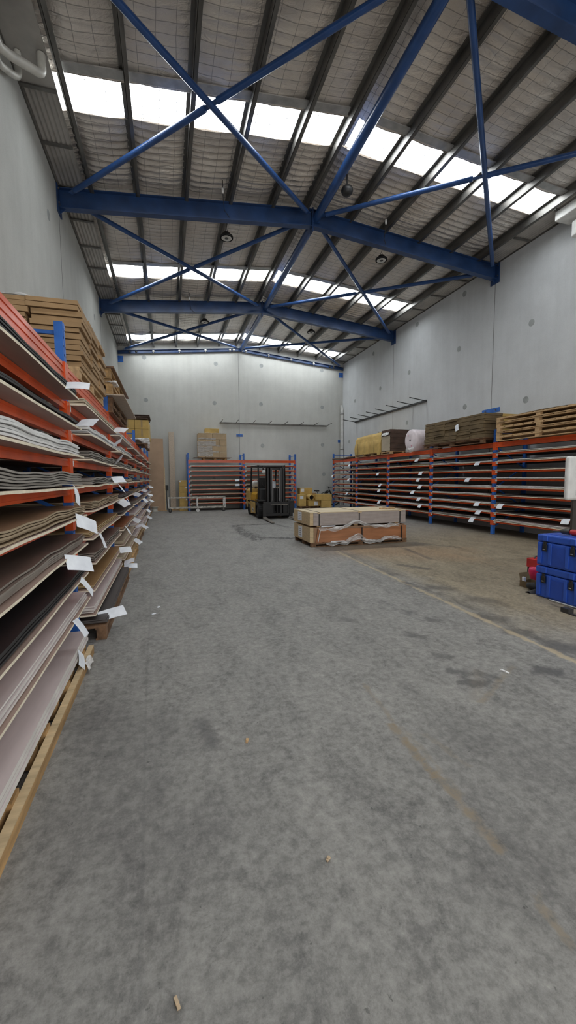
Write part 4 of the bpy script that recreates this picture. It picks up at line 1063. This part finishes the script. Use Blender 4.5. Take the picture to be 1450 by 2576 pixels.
part('tube', 'card_y', t, lambda m: m.lathe((7.24, 19.93, .575), (.04, 1, 0), [(0, .12), (0, .15), (.65, .15), (.65, .12), (0, .12)], 26))
part('tube_shade', 'hole', t, lambda m: m.lathe((7.244, 20.1, .575), (.04, 1, 0), [(0, .119), (0, .0)], 26))  # dark disc inside the open tube, paints its inner shade

# bicycle leaning by the back wall
t = thing('bicycle', 'black electric bicycle leaning on back wall behind the yellow cartons', 'bicycle', (8.4, 21.3, 0))
yb_ = 21.35
def wheel(nm, x):
    w = part(nm, 'rub', t, lambda m: m.tube([(x+.305*math.cos(2*PI*i/30), yb_, .335+.305*math.sin(2*PI*i/30)) for i in range(30)], .03, 8, closed=True))
    part('rim', 'dgrey', w, lambda m: m.tube([(x+.27*math.cos(2*PI*i/30), yb_, .335+.27*math.sin(2*PI*i/30)) for i in range(30)], .012, 6, closed=True))
    part('hub', 'dgrey', w, lambda m: m.cyl((x, yb_-.05, .335), (x, yb_+.05, .335), .035, 12))
    part('spokes', 'chain', w, lambda m: [m.bar((x, yb_, .335), (x+.27*math.cos(a*PI/6), yb_, .335+.27*math.sin(a*PI/6)), .004, .004) for a in range(12)])
wheel('rear_wheel', 7.85); wheel('front_wheel', 9.12)
part('frame_tube', 'blk', t, lambda m: (m.tube([(8.12, yb_, .72), (8.3, yb_, .33)], .02, 8), m.tube([(8.3, yb_, .33), (8.82, yb_, .86)], .03, 8), m.tube([(8.14, yb_, .62), (8.82, yb_, .92)], .022, 8), m.tube([(7.85, yb_-.06, .335), (8.3, yb_, .33)], .014, 6), m.tube([(7.85, yb_-.06, .335), (8.12, yb_, .68)], .012, 6)))
part('battery', 'blk', t, lambda m: m.bar((8.42, yb_-.01, .56), (8.7, yb_-.01, .84), .07, .1))
part('fork', 'blk', t, lambda m: [m.tube([(8.82, yb_, .92), (8.86, yb_+s, .8), (9.12, yb_+s, .335)], .02, 8) for s in (-.06, .06)])
part('stem', 'blk', t, lambda m: m.tube([(8.82, yb_, .9), (8.76, yb_, 1.07)], .02, 8))
part('handlebar', 'blk', t, lambda m: m.tube([(8.9, yb_-.3, 1.09), (8.78, yb_-.1, 1.06), (8.76, yb_, 1.05), (8.78, yb_+.1, 1.06), (8.84, yb_+.26, 1.08)], .016, 8))
part('display', 'blk', t, lambda m: m.box(8.68, 8.8, yb_-.06, yb_+.06, 1.07, 1.11))
part('seat_post', 'blk', t, lambda m: m.tube([(8.12, yb_, .7), (8.06, yb_, .84)], .016, 8))
part('saddle', 'blk', t, lambda m: m.surf(lambda u, v: (7.93+.27*u, yb_+(.085*(1-u)**.7+.02)*math.cos(PI*v*2), .865+.03*math.sin(PI*v*2)+.015*(1-u)), 8, 12, 0))
part('pedal', 'blk', t, lambda m: (m.tube([(8.3, yb_-.06, .33), (8.4, yb_-.08, .2)], .012, 6), m.box(8.36, 8.46, yb_-.17, yb_-.08, .185, .21)))
part('mudguard', 'blk', t, lambda m: m.tube([(9.12+.35*math.cos(a), yb_, .335+.35*math.sin(a)) for a in (.2, .5, .8, 1.1, 1.4, 1.7, 2.0)], .022, 6))

# ------------------------------------------------------------------ forklift (faces the camera, -Y)
t = thing('forklift', 'yellow and black forklift with raised mast parked before the back rack', 'forklift', (4.08, 16.8, 0))
FX = 4.08
def P_(name, mats, fn, bevel=0, parent=None, label=None): return part(name, mats, parent or t, fn, bevel, label)
def fwheel(nm, x0, x1, y, r):
    w = P_(nm, 'rub', lambda m: m.lathe((x0, y, r), (1,0,0), [(0, r*.55), (0, r*.9), (.03, r), (x1-x0-.03, r), (x1-x0, r*.9), (x1-x0, r*.55)], 32))
    P_('wheel_hub', 'dgrey', lambda m: m.lathe((x0+.02, y, r), (1,0,0), [(0, r*.56), (.03, r*.3), (.0, r*.28), (-.01, .0)], 20), parent=w)
    P_('tread', 'rub', lambda m: [m.bar((x0+.02, y+math.cos(a*PI/14)*r, r+math.sin(a*PI/14)*r), (x1-.02, y+math.cos(a*PI/14+.1)*r, r+math.sin(a*PI/14+.1)*r), .03, .012) for a in range(28) if r+math.sin(a*PI/14)*r > .03], parent=w)
fwheel('front_wheel', 3.42, 3.70, 15.85, .33); fwheel('front_wheel', 4.46, 4.74, 15.85, .33)
fwheel('rear_wheel', 3.46, 3.68, 17.75, .27); fwheel('rear_wheel', 4.48, 4.70, 17.75, .27)
P_('chassis', 'blk', lambda m: (m.box(3.72, 4.44, 15.6, 18.1, .22, .55), m.box(3.5, 4.66, 16.25, 17.45, .22, .30), m.box(3.46, 4.70, 16.2, 17.95, .58, .64)))
P_('fender', 'blk', lambda m: [m.box(x0, x1, 15.5, 16.25, .70, .74) or m.box(x0, x1, 16.2, 16.25, .3, .74) for x0, x1 in ((3.43, 3.74), (4.42, 4.73))])
P_('step_panel', 'yelp', lambda m: [m.add([(x, 16.3, .60), (x, 17.25, .62), (x, 17.2, .10), (x, 16.35, .16), (x+s*.03, 16.3, .60), (x+s*.03, 17.25, .62), (x+s*.03, 17.2, .10), (x+s*.03, 16.35, .16)], [(0,1,2,3), (7,6,5,4), (0,4,5,1), (1,5,6,2), (2,6,7,3), (3,7,4,0)]) for x, s in ((3.44, 1), (4.72, -1))])
P_('warning_sticker', 'sticker', lambda m: m.box(3.434, 3.438, 16.62, 16.85, .2, .36), label='white sticker with dark print')
P_('sticker_print', 'blk', lambda m: (m.box(3.431, 3.434, 16.65, 16.72, .24, .30), m.box(3.431, 3.434, 16.70, 16.79, .28, .33), m.box(3.431, 3.434, 16.76, 16.8, .27, .3)))
P_('counterweight', 'yelp', lambda m: m.prism([(-.6, .3), (.6, .3), (.62, .55), (.62, 1.05), (.5, 1.14), (-.5, 1.14), (-.62, 1.05), (-.62, .55)], (FX, 17.55, 0), (FX, 18.35, 0), (1,0,0), (0,0,1)), .03)
P_('engine_hood', 'yel', lambda m: (m.prism([(-.55, .64), (.55, .64), (.55, .92), (.46, 1.0), (-.46, 1.0), (-.55, .92)], (FX, 16.55, 0), (FX, 17.54, 0), (1,0,0), (0,0,1))), .02)
P_('seat', 'blk', lambda m: (m.box(FX-.26, FX+.26, 16.75, 17.25, 1.0, 1.12), m.box(FX-.25, FX+.25, 17.2, 17.34, 1.1, 1.62)), .04)
P_('gas_bottle', 'wpaint', lambda m: m.lathe((3.62, 17.75, 1.34), (1,0,0), [(0, .0), (.0, .08), (.05, .145), (.1, .16), (.62, .16), (.68, .14), (.72, .06), (.72, .0)], 24))
P_('bottle_cradle', 'blk', lambda m: (m.box(3.75, 3.8, 17.6, 17.9, 1.14, 1.24), m.box(4.1, 4.15, 17.6, 17.9, 1.14, 1.24), m.tube([(3.86, 17.75+.165*math.cos(a*PI/10), 1.34+.165*math.sin(a*PI/10)) for a in range(20)], .012, 6, closed=True)))
P_('dashboard', 'blk', lambda m: m.box(3.58, 4.58, 16.05, 16.3, .62, 1.17), .03)
P_('steering_wheel', 'blk', lambda m: (m.tube([(FX-.1+.17*math.cos(2*PI*i/20), 16.52+.1*math.sin(2*PI*i/20), 1.36+.12*math.sin(2*PI*i/20)) for i in range(20)], .016, 6, closed=True), m.tube([(FX-.1, 16.52, 1.36), (FX-.1, 16.3, 1.1)], .025, 8)))
P_('clipboard_paper', 'paper', lambda m: m.box(FX-.03, FX+.16, 15.98, 15.99, 1.2, 1.46), label='white paper on a clipboard')
P_('paper_print', 'print', lambda m: m.box(FX-.01, FX+.14, 15.974, 15.979, 1.4, 1.43))
g = P_('overhead_guard', 'blk', lambda m: (m.box(3.50, 4.66, 16.0, 16.06, 2.06, 2.12), m.box(3.50, 4.66, 17.3, 17.36, 2.06, 2.12), m.box(3.5, 3.56, 16.0, 17.36, 2.06, 2.12), m.box(4.6, 4.66, 16.0, 17.36, 2.06, 2.12)))
for y in (16.25, 16.5, 16.75, 17.0): P_('roof_bar', 'blk', lambda m: m.box(3.56, 4.6, y, y+.05, 2.075, 2.1), parent=g)
P_('roof_sheet', 'wpaint', lambda m: m.box(3.62, 4.62, 16.05, 17.3, 2.122, 2.135), parent=g)
for x in (3.53, 4.63):
    P_('guard_post', 'blk', lambda m: m.tube([(x, 16.02, 2.07), (x, 15.96, 1.5), (x, 16.1, .74)], .032, 8))
    P_('guard_post', 'blk', lambda m: m.tube([(x, 17.33, 2.07), (x, 17.5, 1.3), (x, 17.5, 1.0)], .035, 8))
for x in (3.72, 4.52):
    hl = P_('headlight', 'blk', lambda m: (m.lathe((x, 15.9, 1.85), (0,-1,0), [(-.02, .0), (-.02, .06), (.06, .085), (.08, .085)], 18), m.box(x-.02, x+.02, 15.9, 16.0, 1.9, 2.08)))
    P_('light_lens', 'wpaint', lambda m: m.lathe((x, 15.825, 1.85), (0,-1,0), [(0, .08), (.008, .05), (.01, .0)], 18), parent=hl)
# mast
for x0, s in ((3.72, 1), (4.44, -1)):
    def ch(m, o, y, zt):
        a, c = sorted((x0+s*o, x0+s*(o+.10)))
        m.box(a, c, y, y+.02, .12, zt); m.box(a, c, y+.13, y+.15, .12, zt)
        e, f = sorted((x0+s*o, x0+s*(o+.025))); m.box(e, f, y, y+.15, .12, zt)
    P_('outer_mast_rail', 'blk', lambda m: ch(m, -.02, 15.33, 1.98))
    P_('inner_mast_rail', 'dgrey', lambda m: ch(m, .10, 15.27, 2.0))
    P_('lift_cylinder', 'dgrey', lambda m: m.cyl((x0+s*.17, 15.52, .2), (x0+s*.17, 15.52, 1.9), .035, 12))
    P_('mast_chain', 'chain', lambda m: m.box(x0+s*.215-.01, x0+s*.215+.01, 15.34, 15.36, .7, 1.9))
for z in (1.92, 1.1, .2): P_('mast_cross_member', 'blk', lambda m: m.box(3.74, 4.42, 15.46, 15.52, z, z+.09))
P_('centre_cylinder', 'blk', lambda m: (m.cyl((4.0, 15.42, .2), (4.0, 15.42, 1.2), .05, 14), m.cyl((4.15, 15.42, .2), (4.15, 15.42, 1.2), .05, 14)))
P_('hose', 'blk', lambda m: [m.tube([(x, 15.4, .3), (x+.02, 15.36, 1.0), (x-.02, 15.38, 1.85)], .014, 6) for x in (3.9, 4.3)])
c = P_('fork_carriage', 'blk', lambda m: (m.box(3.52, 4.70, 15.12, 15.2, .58, .68), m.box(3.56, 4.66, 15.12, 15.2, .14, .24), m.box(3.52, 3.90, 15.16, 15.2, .24, .58), m.box(4.32, 4.70, 15.16, 15.2, .24, .58), m.box(4.5, 4.74, 15.10, 15.19, .24, .72)))
P_('carriage_edge', 'steel', lambda m: m.box(3.8, 4.5, 15.112, 15.12, .56, .575), parent=c)
for i in range(2):
    x = (3.55, 4.62)[i]
    P_('fork', ['steel', 'blk'], lambda m: (m.box(x-.06, x+.06, 15.06, 15.11, .116, .62, 1), m.add([(x-.06, 15.11, .07), (x+.06, 15.11, .07), (x+.06, 13.75, .02), (x-.06, 13.75, .02), (x-.06, 15.11, .115), (x+.06, 15.11, .115), (x+.05, 13.75, .032), (x-.05, 13.75, .032)], [(3,2,1,0), (4,5,6,7), (0,1,5,4), (1,2,6,5), (2,3,7,6), (3,0,4,7)])), label='worn bare steel fork')
P_('lever', 'blk', lambda m: [m.tube([(x, 16.2, 1.15), (x, 16.3, 1.34)], .012, 6) for x in (4.3, 4.38, 4.46)])

# ------------------------------------------------------------------ two packs of boards on the floor
X0, X1, Y0, Y1 = 3.10, 5.62, 8.70, 9.92
pallet(X0+.04, X1+.03, Y0-.02, Y1, 0, 'low pallet under the red brown board pack on the floor', 'palletd', h=.10, along='x', boards=8, nb=3)
t = thing('board_pack', 'lower strapped pack with red brown plywood side on the floor', 'pack', (4.36, 9.3, .1), 'strapped packs of boards on the floor')
part('boards', ['redlay', 'ply'], t, lambda m: m.box(X0+.12, X1, Y0+.03, Y1, .102, .45))
def bulge(u, v):
    z = .10+.345*v-.07*math.sin(PI*(.08+.6*u))*v+.035*v*u
    return (X0+.16+(X1+.02-X0-.16)*u-.05*(1-u)*v*-1, Y0-.005-.025*math.sin(PI*u)*(1-v), z)
def bul(m):
    nu, nv = 18, 4
    F = [Vector(bulge(i/nu, j/nv)) for j in range(nv+1) for i in range(nu+1)]; Bk = [v+Vector((0, .014, 0)) for v in F]; w = nu+1
    q = [(j*w+i, j*w+i+1, (j+1)*w+i+1, (j+1)*w+i) for j in range(nv) for i in range(nu)]
    m.add(F, q, 0, True); m.add(Bk, [tuple(reversed(f)) for f in q], 0, True)
    ring = list(range(nu))+[j*w+nu for j in range(nv)]+[nv*w+i for i in range(nu, 0, -1)]+[j*w for j in range(nv, 0, -1)]
    kk = len(ring); m.add([F[i] for i in ring]+[Bk[i] for i in ring], [(i, kk+i, kk+(i+1) % kk, (i+1) % kk) for i in range(kk)], 0)
part('side_panel', 'redply', t, bul)
for y0, y1 in ((Y0+.02, Y0+.22), (Y0+.23, Y0+.85), (Y0+.86, Y1)): part('end_board', 'pinel', t, lambda m: m.box(X0+.02, X0+.11, y0, y1, .102, .455))
part('paper_label', 'paper', t, lambda m: m.box(X0+.012, X0+.018, Y0+.58, Y0+.86, .15, .42), label='white printed sheet')
part('label_print', 'print', t, lambda m: [m.box(X0+.0095, X0+.0118, Y0+.64, Y0+.8, .2+.05*i, .215+.05*i) for i in range(4)])
for x in (4.42, 5.5): part('strap', 'strap', t, lambda m: m.box(x-.012, x+.012, Y0-.04, Y0-.032, .10, .42))
part('corner_guard', 'wpaint', t, lambda m: m.bar((X0+.2, Y0-.03, .12), (X0+.26, Y0-.03, .40), .03, .012))
for x in (3.35, 4.3, 5.4): part('timber_bearer', 'pine', t, lambda m: m.box(x-.05, x+.05, Y0+.05, Y1-.02, .456, .495))
t = thing('board_pack', 'upper strapped pack with pale plywood top and mauve layered side', 'pack', (4.36, 9.3, .5), 'strapped packs of boards on the floor')
part('boards', ['lay'], t, lambda m: m.box(X0+.10, X1, Y0, Y1, .497, .79))
part('top_board', 'ply', t, lambda m: m.box(X0+.02, X1, Y0-.005, Y1, .791, .806))
for y0, y1 in ((Y0+.0, Y0+.2), (Y0+.21, Y0+.85), (Y0+.86, Y1)): part('end_board', 'pinel', t, lambda m: m.box(X0+.01, X0+.095, y0, y1, .50, .79))
part('paper_label', 'paper', t, lambda m: m.box(X0+.002, X0+.008, Y0+.58, Y0+.86, .56, .77), label='white printed sheet')
part('label_print', 'print', t, lambda m: [m.box(X0-.0005, X0+.0018, Y0+.64, Y0+.8, .6+.04*i, .612+.04*i) for i in range(4)])
for x in (3.34, 4.36, 5.46): part('strap', 'strap', t, lambda m: (m.box(x-.012, x+.012, Y0-.01, Y0-.003, .49, .81), m.box(x-.012, x+.012, Y0-.01, Y1+.004, .807, .81)))
for i in range(3): part('corner_block', 'pinel', t, lambda m: m.box((3.3, 4.33, 5.43)[i], (3.37, 4.42, 5.5)[i], Y0-.014, Y0+.05, .77, .8065))
b = MB(); b.box(5.1, 5.5, 9.0, 9.08, .812, .835, R=None); tag(b.build('timber_offcut', 'pine'), 'loose timber offcut lying on the upper board pack', 'offcut')
def swag(m, x0, x1, zf, yo, seed):
    rr = random.Random(seed); ph = [rr.uniform(0, 6) for _ in range(4)]
    def f(u, v):
        x = x0+(x1-x0)*u; zt, w = zf(u)
        return (x, Y0-yo-.03*math.sin(23*u+9*v+ph[0])-.02*math.sin(41*u+ph[1]), zt-w*v+.014*math.sin(37*u+ph[2]+4*v))
    nu, nv = 70, 7
    F = [Vector(f(i/nu, j/nv)) for j in range(nv+1) for i in range(nu+1)]; w_ = nu+1
    q = [(j*w_+i, (j+1)*w_+i, (j+1)*w_+i+1, j*w_+i+1) for j in range(nv) for i in range(nu)]
    m.add(F, q, 0, True)
    Bk = [v+Vector((0, .003, 0)) for v in F]; m.add(Bk, [tuple(reversed(x)) for x in q], 0, True)
up = lambda u: (.50+.12*math.exp(-((u-.44)/.1)**2)-.06*math.exp(-((u-.1)/.2)**2)-.03*math.exp(-((u-.75)/.15)**2), .05+.04*abs(math.sin(5*u)))
t = thing('plastic_film', 'torn clear film strip sagging across the join of both packs', 'film', (4.4, 8.64, .4), 'torn film on the board packs')
part('film_strip', 'film', t, lambda m: swag(m, 3.32, 5.4, up, .06, 2))
lo = lambda u: (.09+.19*math.exp(-((u-.40)/.12)**2)+.10*math.exp(-((u-.85)/.16)**2), .05+.09*abs(math.sin(3.4*u)))
t = thing('plastic_film', 'torn clear film strip drooping to floor along the lower pack', 'film', (4.4, 8.62, .02), 'torn film on the board packs')
part('film_strip', 'film', t, lambda m: swag(m, 3.5, 5.45, lambda u: (max(.1, lo(u)[0]), min(lo(u)[1], max(.1, lo(u)[0])-.035)), .075, 5))
for x, z, l in ((3.4, .465, 'white slip lying at left end between the two packs'), (3.62, .105, 'white slip poking out under the lower pack')):
    b = MB(); b.box(x, x+.35, Y0-.045 if z < .2 else Y0+.005, Y0+.02 if z < .2 else Y0+.05, z-.003 if z < .2 else z-.006, z+.02); tag(b.build('paper_slip', 'paper'), l, 'paper')

# ------------------------------------------------------------------ right foreground
def blue_case(z0, label):
    t = thing('storage_case', label, 'case', (5.05, 3.86, z0), 'blue plastic storage cases')
    x0, x1, y0, y1 = 4.72, 5.5, 3.54, 4.18
    part('case_body', 'bluebox', t, lambda m: m.box(x0, x1, y0, y1, z0+.002, z0+.315), .02)
    part('case_lid', 'bluebox', t, lambda m: m.box(x0-.004, x1+.004, y0-.004, y1+.004, z0+.321, z0+.415), .02)
    part('side_rib', 'bluebox', t, lambda m: [m.box(x0-.018, x0+.002, y0+a, y0+c, z0+.03, z0+.31) for a, c in ((.03, .085), (.18, .225), (.415, .46), (.555, .61))], .006)
    part('recess_panel', 'bluerec', t, lambda m: m.box(x0-.008, x0+.001, y0+.225, y0+.415, z0+.03, z0+.265))
    part('lid_pad', 'bluebox', t, lambda m: [m.box(x0+.08+.3*i, x0+.3+.3*i, y0+.06+.3*j, y0+.28+.3*j, z0+.415, z0+.421) for i in range(2) for j in range(2)], .004)
    for y in (y0+.13, y0+.51):
        part('lid_tab', 'bluebox', t, lambda m: m.box(x0-.02, x0, y-.035, y+.035, z0+.335, z0+.41), .006)
        l = part('latch', 'blk', t, lambda m: (m.box(x0-.024, x0-.001, y-.028, y+.028, z0+.20, z0+.29), m.box(x0-.022, x0-.001, y-.018, y+.018, z0+.28, z0+.325)), .004)
        part('latch_pin', 'chain', l, lambda m: m.cyl((x0-.028, y-.014, z0+.225), (x0-.028, y+.014, z0+.225), .007, 8))
blue_case(0, 'lower blue moulded storage case on the floor at right edge')
blue_case(.422, 'upper blue moulded storage case carrying the red power tool')
t = thing('power_tool', 'red and black power tool lying on the upper blue case', 'tool', (4.95, 3.85, .845))
zt = .845+.042
part('tool_body', ['red', 'blk'], t, lambda m: m.lathe((4.90, 3.87, zt), (.25, -1, 0), [(0, .022), (.02, .036), (.14, .04), (.2, .034), (.3, .036), (.36, .03), (.36, .0)], 16))
part('tool_nose', 'dgrey', t, lambda m: m.lathe((4.90, 3.87, zt), (-.25, 1, 0), [(0, .036), (.07, .034), (.11, .02), (.11, .0)], 16))
part('tool_bit', 'blk', t, lambda m: m.cyl((4.873, 3.97, zt-.005), (4.85, 4.06, zt-.012), .013, 10))
part('grip_band', 'blk', t, lambda m: m.lathe((4.94, 3.71, zt), (.25, -1, 0), [(0, .041), (.05, .041)], 16))
part('foot_rest', 'blk', t, lambda m: m.box(4.9, 5.0, 3.6, 3.84, .8445, .86))
t = thing('tool_case', 'red and black hard case standing behind the blue cases', 'case', (5.76, 5.1, 0))
part('case_shell', 'red', t, lambda m: m.box(5.66, 6.03, 5.0, 5.2, .11, .26), .012)
part('case_base', 'blk', t, lambda m: m.box(5.67, 6.02, 5.01, 5.19, 0.002, .109), .01)
part('handle', 'blk', t, lambda m: m.tube([(5.72, 5.1, .26), (5.74, 5.1, .295), (5.92, 5.1, .295), (5.94, 5.1, .26)], .012, 8))
part('rim_band', 'pinkred', t, lambda m: [m.box(5.655, 6.035, 4.995, 5.0, z, z+.012) for z in (.20, .225)])
b = MB(); b.lathe((5.36, 4.78, .002), (0,0,1), [(0, .0), (0, .05), (.15, .075), (.2, .065), (.2, .055), (.02, .045), (.02, 0)], 20); tag(b.build('plastic_cup', 'pinkred'), 'bright red plastic tub between the red case and blue cases', 'tub')
t = thing('open_carton', 'small open brown carton on floor beside the blue cases', 'carton', (5.0, 4.5, 0))
def ob(m):
    x0, x1, y0, y1, h = 4.90, 5.10, 4.44, 4.60, .09
    m.box(x0, x1, y0, y1, .001, .008); m.box(x0, x0+.006, y0, y1, .008, h); m.box(x1-.006, x1, y0, y1, .008, h); m.box(x0+.006, x1-.006, y0, y0+.006, .008, h); m.box(x0+.006, x1-.006, y1-.006, y1, .008, h)
part('carton_body', 'card_d', t, ob)
part('flap', 'card_d', t, lambda m: m.add([(4.91, 4.60, .09), (5.10, 4.60, .09), (5.12, 4.66, .18), (4.95, 4.66, .18), (4.91, 4.605, .088), (5.10, 4.605, .088), (5.12, 4.666, .18), (4.95, 4.666, .18)], [(0,1,2,3), (7,6,5,4), (0,4,5,1), (1,5,6,2), (2,6,7,3), (3,7,4,0)]))
part('white_contents', 'paper', t, lambda m: m.box(4.92, 4.95, 4.54, 4.58, .01, .14))
b = MB(); b.lathe((4.86, 4.26, .06), (.1, 1, 0), [(0, .0), (.02, .045), (.1, .055), (.17, .04), (.2, .0)], 12); tag(b.build('work_glove', 'rub'), 'crumpled black glove on floor by the blue cases', 'glove')
b = MB(); b.surf(lambda u, v: (4.70+.14*u, 4.22+.1*v, .004+.05*math.sin(PI*v)*(.4+.6*u)), 8, 8); b.box(4.70, 4.84, 4.22, 4.32, .001, .004); tag(b.build('dark_rag', 'dgrey'), 'dark grey rag on floor before the small open carton', 'rag')
# tubular stand and square angle on the floor
t = thing('tube_stand', 'chrome tube on a grey foot lying before the blue cases', 'stand', (4.5, 3.5, 0))
part('tube', 'chain', t, lambda m: m.cyl((4.56, 3.82, .05), (4.5, 3.2, .075), .014, 12))
part('foot', 'dgrey', t, lambda m: (m.box(4.42, 4.50, 3.46, 3.56, .0, .055), m.box(4.42, 4.46, 3.1, 3.46, .0, .012)))
# white panel on a dark post
t = thing('panel_cabinet', 'white rounded panel on a dark post at the right edge', 'panel', (6.9, 5.3, 0))
part('post', 'darkpost', t, lambda m: m.box(6.68, 6.80, 5.245, 5.285, .0, 1.95))
part('panel', 'wpaint', t, lambda m: m.box(6.42, 7.2, 5.14, 5.24, 1.19, 1.93), .049)
part('panel_sticker', 'sticker', t, lambda m: m.box(6.59, 6.78, 5.136, 5.1395, 1.28, 1.44))
part('sticker_print', 'print', t, lambda m: [m.box(*q) for q in ((6.595, 6.775, 5.134, 5.136, 1.355, 1.362), (6.595, 6.60, 5.134, 5.136, 1.285, 1.435), (6.595, 6.775, 5.134, 5.136, 1.43, 1.436), (6.595, 6.775, 5.134, 5.136, 1.284, 1.29), (6.62, 6.74, 5.134, 5.136, 1.39, 1.40), (6.62, 6.72, 5.134, 5.136, 1.32, 1.33))])
part('base_plate', 'darkpost', t, lambda m: m.box(6.60, 6.90, 5.16, 5.4, .0, .012))

# scraps on the floor
def scrap(x, y, l, w, a, label, mat='wood_scrap', nm='floor_scrap'):
    R = Matrix.Translation((x, y, 0)) @ Matrix.Rotation(a, 4, 'Z'); m = MB(R); m.box(-l/2, l/2, -w/2, w/2, .001, .008); m.box(-l*.2, l*.35, -w*.3, w*.6, .008, .012)
    tag(m.build(nm, mat), label, 'scrap')
scrap(2.61, 2.56, .07, .018, 1.9, 'white chalk like scrap on open floor at right', 'sticker')
scrap(.6, 1.46, .022, .01, .6, 'tiny wood chip in the middle of the near floor')
scrap(-.02, 1.16, .035, .01, 1.9, 'pale curled scrap on floor nearest the camera', 'wood_scrap')
scrap(.42, 2.32, .04, .014, 1.2, 'small brown wood sliver on floor left of middle', 'pine')
scrap(-.2, 4.95, .05, .02, .5, 'white paper scrap on floor beside left rack, nearer one', 'paper')
scrap(-.15, 5.2, .05, .018, 1.0, 'white paper scrap on floor beside left rack, farther one', 'paper')
b = MB(); b.slab(lambda u, v: (-.70+.035*u+.008*math.sin(9*v), 3.55+.2*v, .088+.012*math.sin(PI*u)+.010*math.sin(11*v)-.06*u*u), .002, 6, 10, 0, 0, 0, True); tag(b.build('plastic_film', 'filmw'), 'scrap of clear film snagged on the nearest floor pallet', 'film')

# ------------------------------------------------------------------ light
W = bpy.data.worlds.new('overcast'); SC.world = W; W.use_nodes = True
wt = W.node_tree; bg = wt.nodes['Background']
sk = wt.nodes.new('ShaderNodeTexSky'); sk.sky_type = 'HOSEK_WILKIE'; sk.turbidity = 6; sk.sun_direction = (.3, -.2, .9)
wt.links.new(sk.outputs[0], bg.inputs[0]); bg.inputs[1].default_value = .4
l = bpy.data.lights.new('doorway_daylight', 'AREA'); l.shape = 'RECTANGLE'; l.size = 7.2; l.size_y = 5.0; l.energy = 330; l.color = (1.0, .975, .94)
lo_ = bpy.data.objects.new('doorway_daylight', l); COL.objects.link(lo_); lo_.location = (3.9, YF+.05, 2.75); lo_.rotation_euler = (math.radians(90), 0, 0)

# ------------------------------------------------------------------ camera
f = Vector((.28439775, .95504052, -.08375874)); r = Vector((.95820951, -.28597588, -.00723418)); u = Vector((.03086191, .07820103, .9964598))
cam = bpy.data.cameras.new('camera'); co = bpy.data.objects.new('camera', cam); COL.objects.link(co)
cam.sensor_fit = 'VERTICAL'; cam.sensor_height = 36; cam.sensor_width = 36; cam.lens = 1017.35*36/2576
mm = Matrix(((r.x, u.x, -f.x, 0), (r.y, u.y, -f.y, 0), (r.z, u.z, -f.z, 1.6), (0, 0, 0, 1)))
co.matrix_world = mm; cam.clip_start = .05; cam.clip_end = 200
SC.camera = co
vs_ = SC.view_settings; vs_.view_transform = 'Standard'; vs_.look = 'None'; vs_.gamma = 1; vs_.exposure = .03; vs_.use_curve_mapping = False
